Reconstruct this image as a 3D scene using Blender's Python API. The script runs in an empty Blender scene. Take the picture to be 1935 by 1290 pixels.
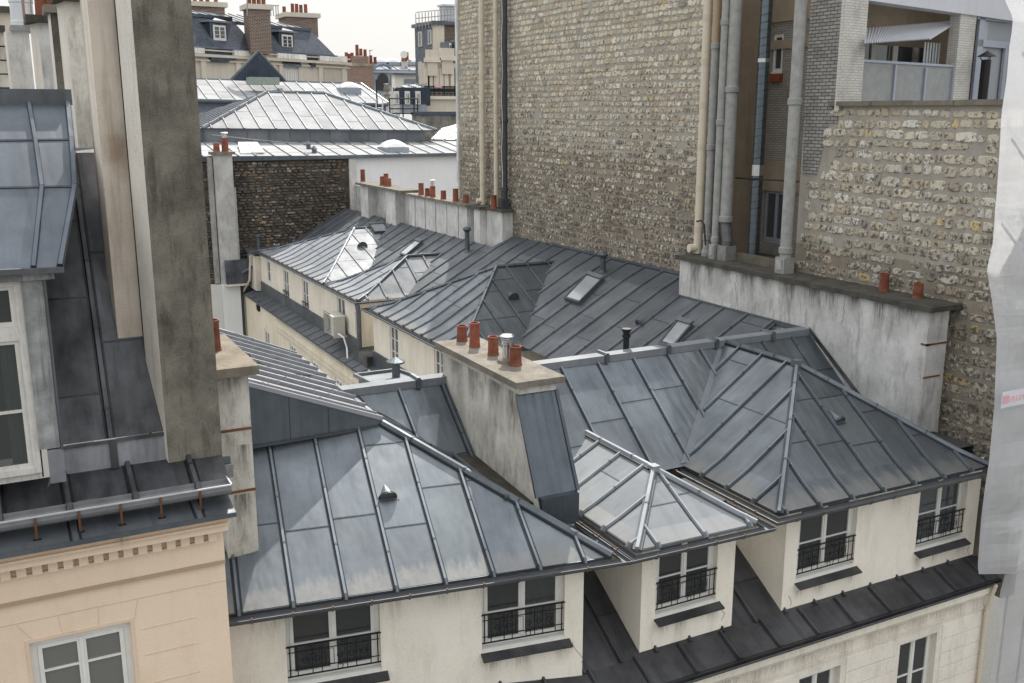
import bpy, math, random
from mathutils import Vector as V
random.seed(7)
PI = math.pi
sc = bpy.context.scene
C = sc.collection
# ------------------------------------------------------------ camera, sky, sun, exposure
YAW = math.radians(27.5); PITCH = math.atan(435 / 1881.0)
FW = V((math.sin(YAW) * math.cos(PITCH), math.cos(YAW) * math.cos(PITCH), -math.sin(PITCH)))
RT = V((math.cos(YAW), -math.sin(YAW), 0)); UP = RT.cross(FW)
cd = bpy.data.cameras.new('camera'); cam = bpy.data.objects.new('camera', cd); C.objects.link(cam)
cd.sensor_width = 36; cd.lens = 36 * 1881 / 1935.0; cd.clip_end = 3000; cd.clip_start = .1
cam.rotation_euler = (PI / 2 - PITCH, 0, -YAW); sc.camera = cam
SUN_AZ, SUN_EL = 29.0, 44.5           # azimuth from +Y towards +X
w = bpy.data.worlds.new('World'); sc.world = w; w.use_nodes = True
nt = w.node_tree; nt.nodes.clear()
sky = nt.nodes.new('ShaderNodeTexSky'); sky.sky_type = 'NISHITA'; sky.sun_disc = False
sky.sun_elevation = math.radians(SUN_EL); sky.sun_rotation = math.radians(SUN_AZ)
sky.dust_density = 4; sky.air_density = 1.0; sky.ozone_density = 1
bw = nt.nodes.new('ShaderNodeMixRGB'); bw.inputs[0].default_value = .86      # thin bright cloud veil over the blue, brighter overhead
tc = nt.nodes.new('ShaderNodeTexCoord'); sx = nt.nodes.new('ShaderNodeSeparateXYZ'); mr = nt.nodes.new('ShaderNodeMapRange'); vm = nt.nodes.new('ShaderNodeVectorMath'); vm.operation = 'SCALE'
mr.inputs[1].default_value = .12; mr.inputs[2].default_value = 1; mr.inputs[3].default_value = 1; mr.inputs[4].default_value = 2.1; vm.inputs[0].default_value = (6.05, 6.12, 6.15)
nt.links.new(tc.outputs['Generated'], sx.inputs[0]); nt.links.new(sx.outputs[2], mr.inputs[0]); nt.links.new(mr.outputs[0], vm.inputs['Scale']); nt.links.new(vm.outputs[0], bw.inputs[2])
nt.links.new(sky.outputs[0], bw.inputs[1])
bg = nt.nodes.new('ShaderNodeBackground'); bg.inputs[1].default_value = .1
wo = nt.nodes.new('ShaderNodeOutputWorld')
nt.links.new(bw.outputs[0], bg.inputs[0]); nt.links.new(bg.outputs[0], wo.inputs[0])
sd = bpy.data.lights.new('sun', 'SUN'); sd.energy = 3.9; sd.angle = math.radians(.6); sd.color = (1, .95, .88)
so = bpy.data.objects.new('sun', sd); C.objects.link(so)
a, e = math.radians(SUN_AZ), math.radians(SUN_EL)
so.rotation_euler = V((math.sin(a) * math.cos(e), math.cos(a) * math.cos(e), math.sin(e))).to_track_quat('Z', 'Y').to_euler()
sc.view_settings.view_transform = 'Standard'; sc.view_settings.look = 'None'
sc.view_settings.exposure = .62; sc.view_settings.gamma = 1
# ------------------------------------------------------------ surveying: photo point -> point on a world plane
def ray(x, y): return RT * ((x - 967.5) / 1881) + UP * ((645 - y) / 1881) + FW
def PX(x, y, v): d = ray(x, y); return d * (v / d.x)
def PY(x, y, v): d = ray(x, y); return d * (v / d.y)
def PZ(x, y, v): d = ray(x, y); return d * (v / d.z)
def PP(x, y, o, n): d = ray(x, y); return d * (n.dot(o) / n.dot(d))
Z3 = V((0, 0, 1)); X3 = V((1, 0, 0)); Y3 = V((0, 1, 0))
def lerp(a, b, t): return a + (b - a) * t
# ------------------------------------------------------------ materials
class NT:
    def __init__(s, name, rough=.8, metal=0, spec=.5):
        s.m = bpy.data.materials.new(name); s.m.use_nodes = True; s.t = s.m.node_tree
        s.b = s.t.nodes['Principled BSDF']; s.b.inputs['Roughness'].default_value = rough
        s.b.inputs['Metallic'].default_value = metal; s.b.inputs['Specular IOR Level'].default_value = spec
    def n(s, typ, **k):
        n = s.t.nodes.new('ShaderNode' + typ)
        for a, b in k.items(): setattr(n, a, b)
        return n
    def l(s, a, b): s.t.links.new(a, b)
    def pos(s, sc=(1, 1, 1)):
        g = s.n('NewGeometry'); m = s.n('Mapping'); m.inputs['Scale'].default_value = sc
        s.l(g.outputs['Position'], m.inputs[0]); return m.outputs[0]
    def uv(s, sc=(1, 1, 1)):
        g = s.n('UVMap'); m = s.n('Mapping'); m.inputs['Scale'].default_value = sc
        s.l(g.outputs[0], m.inputs[0]); return m.outputs[0]
    def noise(s, vec, scale, det=6, rough=.6):
        n = s.n('TexNoise'); n.inputs['Scale'].default_value = scale; n.inputs['Detail'].default_value = det
        n.inputs['Roughness'].default_value = rough; s.l(vec, n.inputs['Vector']); return n.outputs['Fac']
    def ramp(s, f, a, b, va=0., vb=1.):
        n = s.n('MapRange'); n.inputs[1].default_value = a; n.inputs[2].default_value = b
        n.inputs[3].default_value = va; n.inputs[4].default_value = vb; s.l(f, n.inputs[0]); return n.outputs[0]
    def mix(s, f, a, b, mode='MIX'):
        n = s.n('MixRGB', blend_type=mode)
        for i, x in ((0, f), (1, a), (2, b)):
            if hasattr(x, 'links'): s.l(x, n.inputs[i])
            elif i == 0: n.inputs[0].default_value = x
            else: n.inputs[i].default_value = (*x, 1)
        return n.outputs[0]
    def math(s, op, a, b):
        n = s.n('Math', operation=op)
        for i, x in ((0, a), (1, b)):
            if hasattr(x, 'links'): s.l(x, n.inputs[i])
            else: n.inputs[i].default_value = x
        return n.outputs[0]
    def col(s): return s.n('VertexColor', layer_name='Col').outputs[0]
    def fin(s, c, tint=True, bump=None, bs=.3, bd=.02, rough=None):
        if tint: c = s.mix(1., c, s.col(), 'MULTIPLY')
        s.l(c, s.b.inputs['Base Color'])
        if rough is not None: s.l(rough, s.b.inputs['Roughness'])
        if bump is not None:
            b = s.n('Bump'); b.inputs['Strength'].default_value = bs; b.inputs['Distance'].default_value = bd
            s.l(bump, b.inputs['Height']); s.l(b.outputs[0], s.b.inputs['Normal'])
        return s.m
def zinc(name, c1, c2, dirt=(.25, .235, .21), dm=.5, rough=.47, metal=.4, stain=.5, spec=.5):
    s = NT(name, rough, metal, spec)
    big = s.noise(s.pos(), .9, 5); fine = s.noise(s.pos(), 14, 6, .7)
    st = s.noise(s.uv((3.6, .5, 1)), 1.5, 5, .6)
    c = s.mix(s.ramp(big, .3, .7), c1, c2)
    c = s.mix(s.ramp(st, .5, .75, 0, stain * .8), c, tuple(x * .55 for x in c2))
    c = s.mix(s.ramp(st, .45, .2, 0, .3 * stain), c, tuple(min(1, x * 1.35) for x in c1))
    c = s.mix(s.ramp(fine, .55, .75, 0, .25), c, tuple(x * .6 for x in c2))
    u = s.uv(); sx = s.n('SeparateXYZ'); s.l(u, sx.inputs[0])
    n2 = s.noise(s.uv((4, .8, 1)), 2.2, 7, .75)
    band = s.math('SUBTRACT', s.math('MULTIPLY', n2, 1.05), sx.outputs[1])
    d = s.math('MULTIPLY', s.ramp(band, .12, .3, 0, dm), s.ramp(fine, .3, .6, .4, 1.))
    c = s.mix(d, c, dirt)
    bm = s.math('ADD', s.math('MULTIPLY', s.noise(s.uv((1.5, .55, 1)), 1.7, 2, .45), 1.), s.math('MULTIPLY', fine, .03))
    r = s.math('ADD', s.ramp(big, .2, .8, rough - .1, rough + .14), s.math('MULTIPLY', d, .3))
    return s.fin(c, True, bm, .5, .06, r)
def plaster(name, c1, c2, stain=(.12, .11, .1), sm=.4, rough=.9, scale=1., vs=.18, bd=.015, streak=.45, blot=None):
    s = NT(name, rough, 0, .2)
    big = s.noise(s.pos(), .8 * scale, 7, .62); fine = s.noise(s.pos(), 28 * scale, 6, .7)
    st = s.noise(s.pos((2.2, 2.2, vs)), 1.7 * scale, 7, .7)
    c = s.mix(s.ramp(big, .35, .65), c1, c2)
    c = s.mix(s.ramp(st, .5, .75, 0, sm), c, stain)
    c = s.mix(s.math('MULTIPLY', s.ramp(fine, .52, .66, 0, streak), s.ramp(big, .35, .6, .3, 1)), c, tuple(x * .42 for x in c2))
    if blot: 
        g = s.n('NewGeometry'); vd = s.n('VectorMath', operation='DISTANCE'); sc_ = s.n('VectorMath', operation='MULTIPLY'); sc_.inputs[1].default_value = (1, 1, .45); s.l(g.outputs['Position'], sc_.inputs[0]); s.l(sc_.outputs[0], vd.inputs[0]); vd.inputs[1].default_value = (blot[0], blot[1], blot[2] * .45)
        bb = s.math('SUBTRACT', s.math('ADD', s.math('MULTIPLY', big, .35), blot[3]), vd.outputs['Value']); c = s.mix(s.ramp(bb, .1, .34, 0, .85), c, blot[4])
    return s.fin(c, True, s.math('ADD', fine, s.math('MULTIPLY', big, 3)), .5, bd)
def plain(name, c, rough=.6, metal=0, var=.25, bump=.3):
    s = NT(name, rough, metal)
    f = s.noise(s.pos(), 5, 6, .65)
    return s.fin(s.mix(s.ramp(f, .35, .7, 0, var), c, tuple(x * .35 for x in c)), True, s.noise(s.pos(), 40, 4), bump, .004)
def brickm(name, c1, c2, mort, bw=.22, bh=.065, ms=.012, flat=.5):
    s = NT(name, .9, 0, .2)
    b = s.n('TexBrick'); b.inputs['Scale'].default_value = 1; b.inputs['Brick Width'].default_value = bw
    b.inputs['Row Height'].default_value = bh; b.inputs['Mortar Size'].default_value = ms
    b.inputs['Mortar Smooth'].default_value = .3; b.inputs['Bias'].default_value = 0
    b.inputs['Color1'].default_value = (*c1, 1); b.inputs['Color2'].default_value = (*c2, 1); b.inputs['Mortar'].default_value = (*mort, 1)
    wob = s.noise(s.uv(), 6, 3)
    va = s.n('VectorMath', operation='ADD'); s.l(s.uv(), va.inputs[0])
    vm = s.n('VectorMath', operation='SCALE'); cx = s.n('CombineXYZ'); s.l(wob, cx.inputs[0]); s.l(wob, cx.inputs[1])
    s.l(cx.outputs[0], vm.inputs[0]); vm.inputs['Scale'].default_value = .02; s.l(vm.outputs[0], va.inputs[1]); s.l(va.outputs[0], b.inputs['Vector'])
    c = s.mix(s.ramp(s.noise(s.pos(), 1.1, 7, .7), .5, .75, 0, .6), b.outputs['Color'], tuple(x * .5 for x in mort))
    return s.fin(c, True, s.math('ADD', s.math('MULTIPLY', b.outputs['Fac'], -.6), s.noise(s.pos(), 40, 4)), .6, .01)
M = {}
M['zinc'] = zinc('zinc_sheet', (.165, .186, .203), (.098, .112, .126), rough=.35, metal=.6)
M['zinc_dull'] = zinc('zinc_sheet_dull', (.128, .141, .152), (.075, .084, .093), stain=.75)
M['zinc_light'] = zinc('zinc_sheet_pale', (.235, .252, .268), (.165, .18, .195), dm=.4, stain=.4, metal=.0, rough=.6, spec=.22)  # paler copy of the zinc, whitish sky glare put into its base colour
M['zinc_far'] = zinc('zinc_sheet_glare_tint', (.36, .365, .37), (.30, .305, .312), dm=.15, rough=.8, metal=.0, spec=.1, stain=.15)  # sun and sky glare painted as a near-white base colour, little real gloss
M['zinc_dark'] = zinc('zinc_sheet_weathered', (.075, .075, .08), (.011, .011, .012), dm=.5, rough=.55, metal=.05, stain=.95, dirt=(.13, .127, .12))
M['zinc_soot'] = zinc('zinc_sheet_sooty', (.10, .103, .112), (.010, .010, .011), dm=.3, rough=.42, metal=.3, stain=1., dirt=(.2, .2, .2))
M['zinc_apron'] = zinc('zinc_apron_bleached', (.33, .34, .36), (.16, .165, .175), dm=.3, rough=.6, metal=.15, stain=.9)
M['gutter'] = plain('gutter_zinc', (.10, .105, .113), .6, .1, .5)
M['gutter_old'] = plain('gutter_grey', (.30, .305, .31), .6, .2, .4)
M['cream'] = plaster('cream_render', (.86, .805, .70), (.79, .735, .63), (.42, .35, .27), .32, scale=.9, vs=.5, streak=.25)
M['cream2'] = plaster('cream_render_court', (.72, .67, .575), (.64, .59, .50), (.26, .21, .15), .35, vs=.4)
M['peach'] = plaster('peach_render', (.82, .66, .505), (.785, .63, .48), (.5, .36, .25), .2, streak=.08, vs=.5)
M['conc'] = plaster('dirty_render', (.66, .655, .635), (.43, .42, .405), (.09, .09, .088), .75, scale=1.3, vs=.5)
M['concL'] = plaster('chalky_render', (.70, .69, .665), (.50, .49, .47), (.12, .11, .10), .5, scale=1.6, vs=.5)
M['concC'] = plaster('chimney_cream_render', (.72, .70, .635), (.50, .475, .42), (.16, .145, .12), .75, scale=1.6, vs=.6)
M['concB'] = plaster('chimney_beige_render', (.68, .60, .51), (.54, .47, .39), (.17, .11, .07), .55, scale=1.4, blot=(1.66, 14.95, -.55, .12, (.26, .18, .11)))
M['concD'] = plaster('blackened_render', (.225, .208, .175), (.105, .097, .082), (.035, .032, .027), .85, streak=.95, scale=1.7, bd=.03, vs=.45)
M['strip'] = plaster('lit_edge_render', (.80, .76, .69), (.70, .655, .58), (.4, .28, .18), .4, vs=.25)  # sky light caught by the chimneys' left sides, put into a pale tone
M['cap'] = plaster('mossy_concrete', (.26, .235, .20), (.17, .155, .13), (.05, .048, .04), .5, scale=3, bd=.03)
M['capD'] = plaster('black_mossy_concrete', (.105, .1, .085), (.06, .058, .05), (.025, .025, .02), .5, scale=3, bd=.03)
M['terra'] = plain('terracotta', (.27, .09, .048), .8, 0, .9, .6)
M['white'] = plain('white_paint', (.74, .73, .69), .5, 0, .14)
M['whitew'] = plaster('white_render', (.74, .75, .76), (.69, .70, .71), (.45, .45, .43), .2, streak=.08)
M['iron'] = plain('black_iron', (.012, .012, .013), .5, .3, .2)
M['steel'] = plain('bright_steel', (.62, .63, .64), .25, .95, .2)
M['pipeC'] = plain('cream_pipe', (.62, .55, .43), .5, 0, .12)
M['pipeG'] = plain('fibre_cement', (.36, .36, .34), .85, 0, .45, .6)
M['pipeK'] = plain('dark_iron_pipe', (.07, .072, .078), .55, .2, .5)
M['pipeS'] = plain('spiral_duct', (.15, .18, .2), .3, .85, .3)
M['rust'] = plain('rust', (.19, .075, .03), .85, 0, .5)
M['mort'] = plaster('wall_mortar', (.40, .375, .33), (.34, .31, .26), (.18, .16, .13), .3, scale=1.2, vs=1, bd=.04)
M['mortB'] = plaster('wall_mortar_brown', (.31, .275, .225), (.235, .20, .16), (.11, .095, .08), .4, scale=1.2, vs=1, bd=.05)
M['mortK'] = plaster('rubble_mortar', (.12, .10, .08), (.06, .052, .043), (.02, .02, .018), .5, scale=1.5, vs=1, bd=.05)
def stonemat(name, thr=0., dark=(.10, .09, .08)):
    s = NT(name, .95, 0, .15)
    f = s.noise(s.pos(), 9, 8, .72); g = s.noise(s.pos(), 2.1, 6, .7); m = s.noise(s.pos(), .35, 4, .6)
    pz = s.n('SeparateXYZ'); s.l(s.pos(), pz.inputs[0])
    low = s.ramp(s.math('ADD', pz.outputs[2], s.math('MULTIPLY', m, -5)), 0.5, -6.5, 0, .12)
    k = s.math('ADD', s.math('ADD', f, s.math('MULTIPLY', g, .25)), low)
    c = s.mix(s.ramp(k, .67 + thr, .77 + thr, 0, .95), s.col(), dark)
    return s.fin(c, False, f, .8, .03)
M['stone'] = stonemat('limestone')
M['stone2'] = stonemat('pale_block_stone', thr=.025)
M['brickD'] = brickm('grimy_brick', (.36, .35, .33), (.25, .245, .23), (.08, .077, .07), .24, .085, .012)
M['brickW'] = brickm('whitewashed_brick', (.60, .58, .53), (.54, .52, .48), (.36, .35, .32), ms=.008)
M['brickG'] = brickm('grey_brick', (.33, .31, .28), (.27, .25, .225), (.17, .155, .135), ms=.01)
M['brickR'] = brickm('red_brick', (.24, .13, .09), (.12, .075, .06), (.36, .30, .26), .34, .12, .022)
M['brickK'] = brickm('brown_chequer_brick', (.07, .048, .042), (.16, .09, .065), (.42, .37, .31), .30, .11, .018)
M['slate'] = brickm('slate_tiles', (.105, .118, .145), (.075, .085, .108), (.06, .068, .083), .34, .17, .02)
M['slateW'] = brickm('slate_wall', (.20, .225, .26), (.15, .17, .2), (.12, .135, .16), .3, .16, .02)
M['lime'] = plaster('cut_limestone', (.66, .605, .515), (.58, .525, .44), (.28, .23, .17), .3, scale=.5, streak=.15)
M['blue'] = plaster('blue_zinc_facade', (.40, .455, .53), (.31, .36, .43), (.16, .2, .28), .4, scale=.5)
M['brown'] = plaster('brown_render', (.34, .28, .21), (.27, .215, .155), (.1, .08, .06), .35)
M['tin'] = plain('corrugated_tin', (.55, .57, .6), .45, .4, .25)
M['alu'] = plain('aluminium_frame', (.38, .41, .48), .4, .4, .1)
M['frost'] = plain('frosted_panel', (.30, .31, .31), .45, 0, .35)
M['dark'] = plain('dark_void', (.05, .05, .05), .9, 0, .1)
M['wood'] = plaster('peeling_grey_wood', (.40, .40, .40), (.22, .22, .22), (.07, .07, .07), .8, scale=4, vs=.08)
M['wframe'] = plaster('peeling_white_paint', (.70, .68, .63), (.62, .60, .55), (.2, .17, .14), .45, scale=5, vs=.3, streak=.6)
M['curtain'] = plain('curtain', (.62, .62, .57), .9, 0, .3)
M['ac'] = plain('beige_casing', (.52, .50, .44), .5, 0, .15)
M['asphalt'] = plain('asphalt', (.11, .11, .105), .9, 0, .3)
M['court'] = plaster('courtyard_paving', (.24, .23, .21), (.17, .165, .15), scale=1)
M['wire'] = plain('black_cable', (.015, .015, .016), .6, 0, .1)
M['red'] = plain('red_print', (.72, .38, .42), .7, 0, .1)
M['gtop'] = plain('verdigris_box', (.30, .36, .31), .7, 0, .4)
def glass(name, c=(.055, .062, .066), tr=0.):
    s = NT(name, .06, 0, .9); s.b.inputs['Base Color'].default_value = (*c, 1)
    bz = s.noise(s.pos(), 1.5, 2); b = s.n('Bump'); b.inputs['Strength'].default_value = .08; b.inputs['Distance'].default_value = .02
    s.l(bz, b.inputs['Height']); s.l(b.outputs[0], s.b.inputs['Normal'])
    if tr:
        t = s.n('BsdfTransparent'); mx = s.n('MixShader'); mx.inputs[0].default_value = 1 - tr
        t.inputs[0].default_value = (.75, .8, .78, 1)
        o = s.t.nodes['Material Output']; s.l(t.outputs[0], mx.inputs[1]); s.l(s.b.outputs[0], mx.inputs[2]); s.l(mx.outputs[0], o.inputs[0])
    return s.m
M['glass'] = glass('window_glass', (.075, .08, .08), .5); M['glassP'] = glass('window_glass_painted_reflection', (.15, .15, .14))  # glassP: light grey base colour stands in for the reflected buildings opposite
M['glassD'] = glass('window_glass_dark')
M['glassS'] = glass('skylight_glass', (.30, .32, .34))
M['dome'] = plain('skylight_dome', (.80, .80, .79), .35, 0, .08)
s_ = NT('scaffold_sheeting', .6, 0, .3)
f_ = s_.noise(s_.pos((1, 1, .6)), 1.6, 7, .7); c_ = s_.mix(s_.ramp(f_, .3, .7), (.82, .83, .85), (.74, .75, .77))
wv_ = s_.noise(s_.pos((.25, .25, 7)), 1.2, 3)
s_.fin(c_, True, s_.math('ADD', f_, s_.math('MULTIPLY', wv_, .6)), .5, .06)
tl_ = s_.n('BsdfTranslucent'); tr_ = s_.n('BsdfTransparent'); m1_ = s_.n('MixShader'); m2_ = s_.n('MixShader')
m1_.inputs[0].default_value = .38; m2_.inputs[0].default_value = .34; s_.l(c_, tl_.inputs[0])
s_.l(s_.b.outputs[0], m1_.inputs[1]); s_.l(tl_.outputs[0], m1_.inputs[2]); s_.l(m1_.outputs[0], m2_.inputs[1]); s_.l(tr_.outputs[0], m2_.inputs[2])
s_.l(m2_.outputs[0], s_.t.nodes['Material Output'].inputs[0]); M['sheet'] = s_.m
def stainm(name, c, amt):
    s = NT(name, .9, 0, .1); s.b.inputs['Base Color'].default_value = (*c, 1)
    u = s.uv(); sx = s.n('SeparateXYZ'); s.l(u, sx.inputs[0]); f = s.noise(s.pos((9, 9, .9)), 2.2, 6, .7)
    ed = s.math('MULTIPLY', s.math('MULTIPLY', s.ramp(sx.outputs[0], 0, .3), s.ramp(sx.outputs[0], 1, .7)), s.math('POWER', sx.outputs[1], 1.4))
    a = s.math('MULTIPLY', s.math('MULTIPLY', s.ramp(f, .35, .62), ed), amt)
    t = s.n('BsdfTransparent'); mx = s.n('MixShader'); s.l(a, mx.inputs[0]); s.l(t.outputs[0], mx.inputs[1]); s.l(s.b.outputs[0], mx.inputs[2]); s.l(mx.outputs[0], s.t.nodes['Material Output'].inputs[0]); return s.m
M['stain'] = stainm('rain_stain', (.20, .16, .12), .5); M['stainK'] = stainm('soot_run', (.06, .057, .053), .7)
# ------------------------------------------------------------ mesh builder
class MB:
    def __init__(s): s.v = []; s.f = []; s.m = []; s.c = []; s.uv = []; s.sm = []; s.ms = []
    def mi(s, m):
        if m not in s.ms: s.ms.append(m)
        return s.ms.index(m)
    def face(s, pts, m='zinc', c=(1, 1, 1), uv=None, smooth=False):
        pts = [V(p) for p in pts]; i = len(s.v); s.v += pts; s.f.append(list(range(i, i + len(pts))))
        if uv is None:
            n = V((0, 0, 0))
            for k in range(len(pts)): n += (pts[k] - pts[0]).cross(pts[(k + 1) % len(pts)] - pts[0])
            if n.length < 1e-12: uv = [(0, 1)] * len(pts)
            else:
                n.normalize()
                if abs(n.z) > .95: uv = [(p.x, p.y + 50) for p in pts]
                else:
                    t = V((-n.y, n.x, 0)).normalized(); b = n.cross(t)
                    uv = [(p.dot(t) + 100, p.dot(b) + 100) for p in pts]
        s.uv.append(uv); s.m.append(s.mi(m)); s.c.append(c); s.sm.append(smooth)
    def hexa(s, p, m, c=(1, 1, 1)):      # p: bottom ring 0-3 , top ring 4-7
        for q in ((3, 2, 1, 0), (4, 5, 6, 7), (0, 1, 5, 4), (1, 2, 6, 5), (2, 3, 7, 6), (3, 0, 4, 7)): s.face([p[k] for k in q], m, c)
    def box(s, x0, x1, y0, y1, z0, z1, m, c=(1, 1, 1)):
        s.hexa([V(q) for q in ((x0, y0, z0), (x1, y0, z0), (x1, y1, z0), (x0, y1, z0), (x0, y0, z1), (x1, y0, z1), (x1, y1, z1), (x0, y1, z1))], m, c)
    def obox(s, o, u, n, w, h, d, m, c=(1, 1, 1), z=Z3):   # from o: width along u, height along z, depth d along n
        o = V(o); a, b, k = u * w, z * h, n * d
        p = [o, o + a, o + a + k, o + k]; q = [x + b for x in p]
        if u.cross(n).dot(z) < 0: p = p[::-1]; q = q[::-1]
        s.hexa(p + q, m, c)
    def beam(s, p0, p1, w, h, m, up=Z3, tw=None, c=(1, 1, 1), sink=.0):
        p0, p1 = V(p0), V(p1); d = (p1 - p0)
        if d.length < 1e-5: return
        d.normalize(); sd = d.cross(up)
        if sd.length < 1e-4: sd = d.cross(X3)
        sd.normalize(); uu = sd.cross(d).normalized(); tw = w if tw is None else tw
        r = []
        for p in (p0, p1): r.append([p - sd * w / 2 - uu * sink, p + sd * w / 2 - uu * sink, p + sd * tw / 2 + uu * h, p - sd * tw / 2 + uu * h])
        a, b = r
        for k in range(4): s.face([a[k], a[(k + 1) % 4], b[(k + 1) % 4], b[k]], m, c)
        s.face(a[::-1], m, c); s.face(b, m, c)
    def tube(s, pts, r, m, n=10, c=(1, 1, 1), caps=True):
        pts = [V(p) for p in pts]; rr = r if isinstance(r, (list, tuple)) else [r] * len(pts); rings = []
        ref = None
        for i, p in enumerate(pts):
            d = (pts[min(i + 1, len(pts) - 1)] - pts[max(i - 1, 0)]).normalized()
            if ref is None: ref = d.cross(Z3 if abs(d.z) < .9 else X3).normalized()
            ref = (ref - d * ref.dot(d)).normalized(); b = d.cross(ref)
            rings.append([p + (ref * math.cos(2 * PI * k / n) + b * math.sin(2 * PI * k / n)) * rr[i] for k in range(n)])
        for a, b in zip(rings, rings[1:]):
            for k in range(n): s.face([a[k], a[(k + 1) % n], b[(k + 1) % n], b[k]], m, c, None, True)
        if caps: s.face(rings[0][::-1], m, c); s.face(rings[-1], m, c)
    def lathe(s, o, prof, m, n=16, c=(1, 1, 1), ax=Z3):
        o = V(o); a = ax.normalized(); u = a.cross(X3 if abs(a.x) < .8 else Y3).normalized(); b = a.cross(u)
        R = [[o + a * z + (u * math.cos(2 * PI * k / n) + b * math.sin(2 * PI * k / n)) * r for k in range(n)] for r, z in prof]
        for i in range(len(R) - 1):
            for k in range(n):
                q = [R[i][k], R[i][(k + 1) % n], R[i + 1][(k + 1) % n], R[i + 1][k]]
                if prof[i][0] < 1e-6: q = q[1:]
                elif prof[i + 1][0] < 1e-6: q = q[:3]
                s.face(q, m, c, None, True)
        if prof[0][0] > 1e-6: s.face(R[0][::-1], m, c)
        if prof[-1][0] > 1e-6: s.face(R[-1], m, c)
    def build(s, name, parent=None, loc=None, weld=False):
        off = V((0, 0, 0))
        if parent is not None:
            off = V(parent.location)
            if parent.parent: off = off + V(parent.parent.location)
            if parent.parent and parent.parent.parent: off = off + V(parent.parent.parent.location)
        elif loc is not None: off = V(loc)
        me = bpy.data.meshes.new(name); me.from_pydata([tuple(p - off) for p in s.v], [], s.f)
        ud, cdt = [], []
        for f, uv, c in zip(s.f, s.uv, s.c):
            for q in uv: ud += [q[0], q[1]]
            cdt += [c[0], c[1], c[2], 1.] * len(f)
        me.uv_layers.new(name='UVMap'); me.uv_layers['UVMap'].data.foreach_set('uv', ud)
        me.color_attributes.new('Col', 'FLOAT_COLOR', 'CORNER'); me.color_attributes['Col'].data.foreach_set('color', cdt)
        for m in s.ms: me.materials.append(M[m])
        me.polygons.foreach_set('material_index', s.m); me.polygons.foreach_set('use_smooth', s.sm)
        me.update(); o = bpy.data.objects.new(name, me); C.objects.link(o)
        if parent is not None: o.parent = parent
        elif loc is not None: o.location = loc
        return o
def tag(o, label=None, cat=None, group=None, kind=None):
    for k, x in (('label', label), ('category', cat), ('group', group), ('kind', kind)):
        if x: o[k] = x
    return o
def thing(name, loc, label, cat, group=None):
    o = bpy.data.objects.new(name, None); C.objects.link(o); o.location = loc; o.empty_display_size = .3
    return tag(o, label, cat, group)
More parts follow.
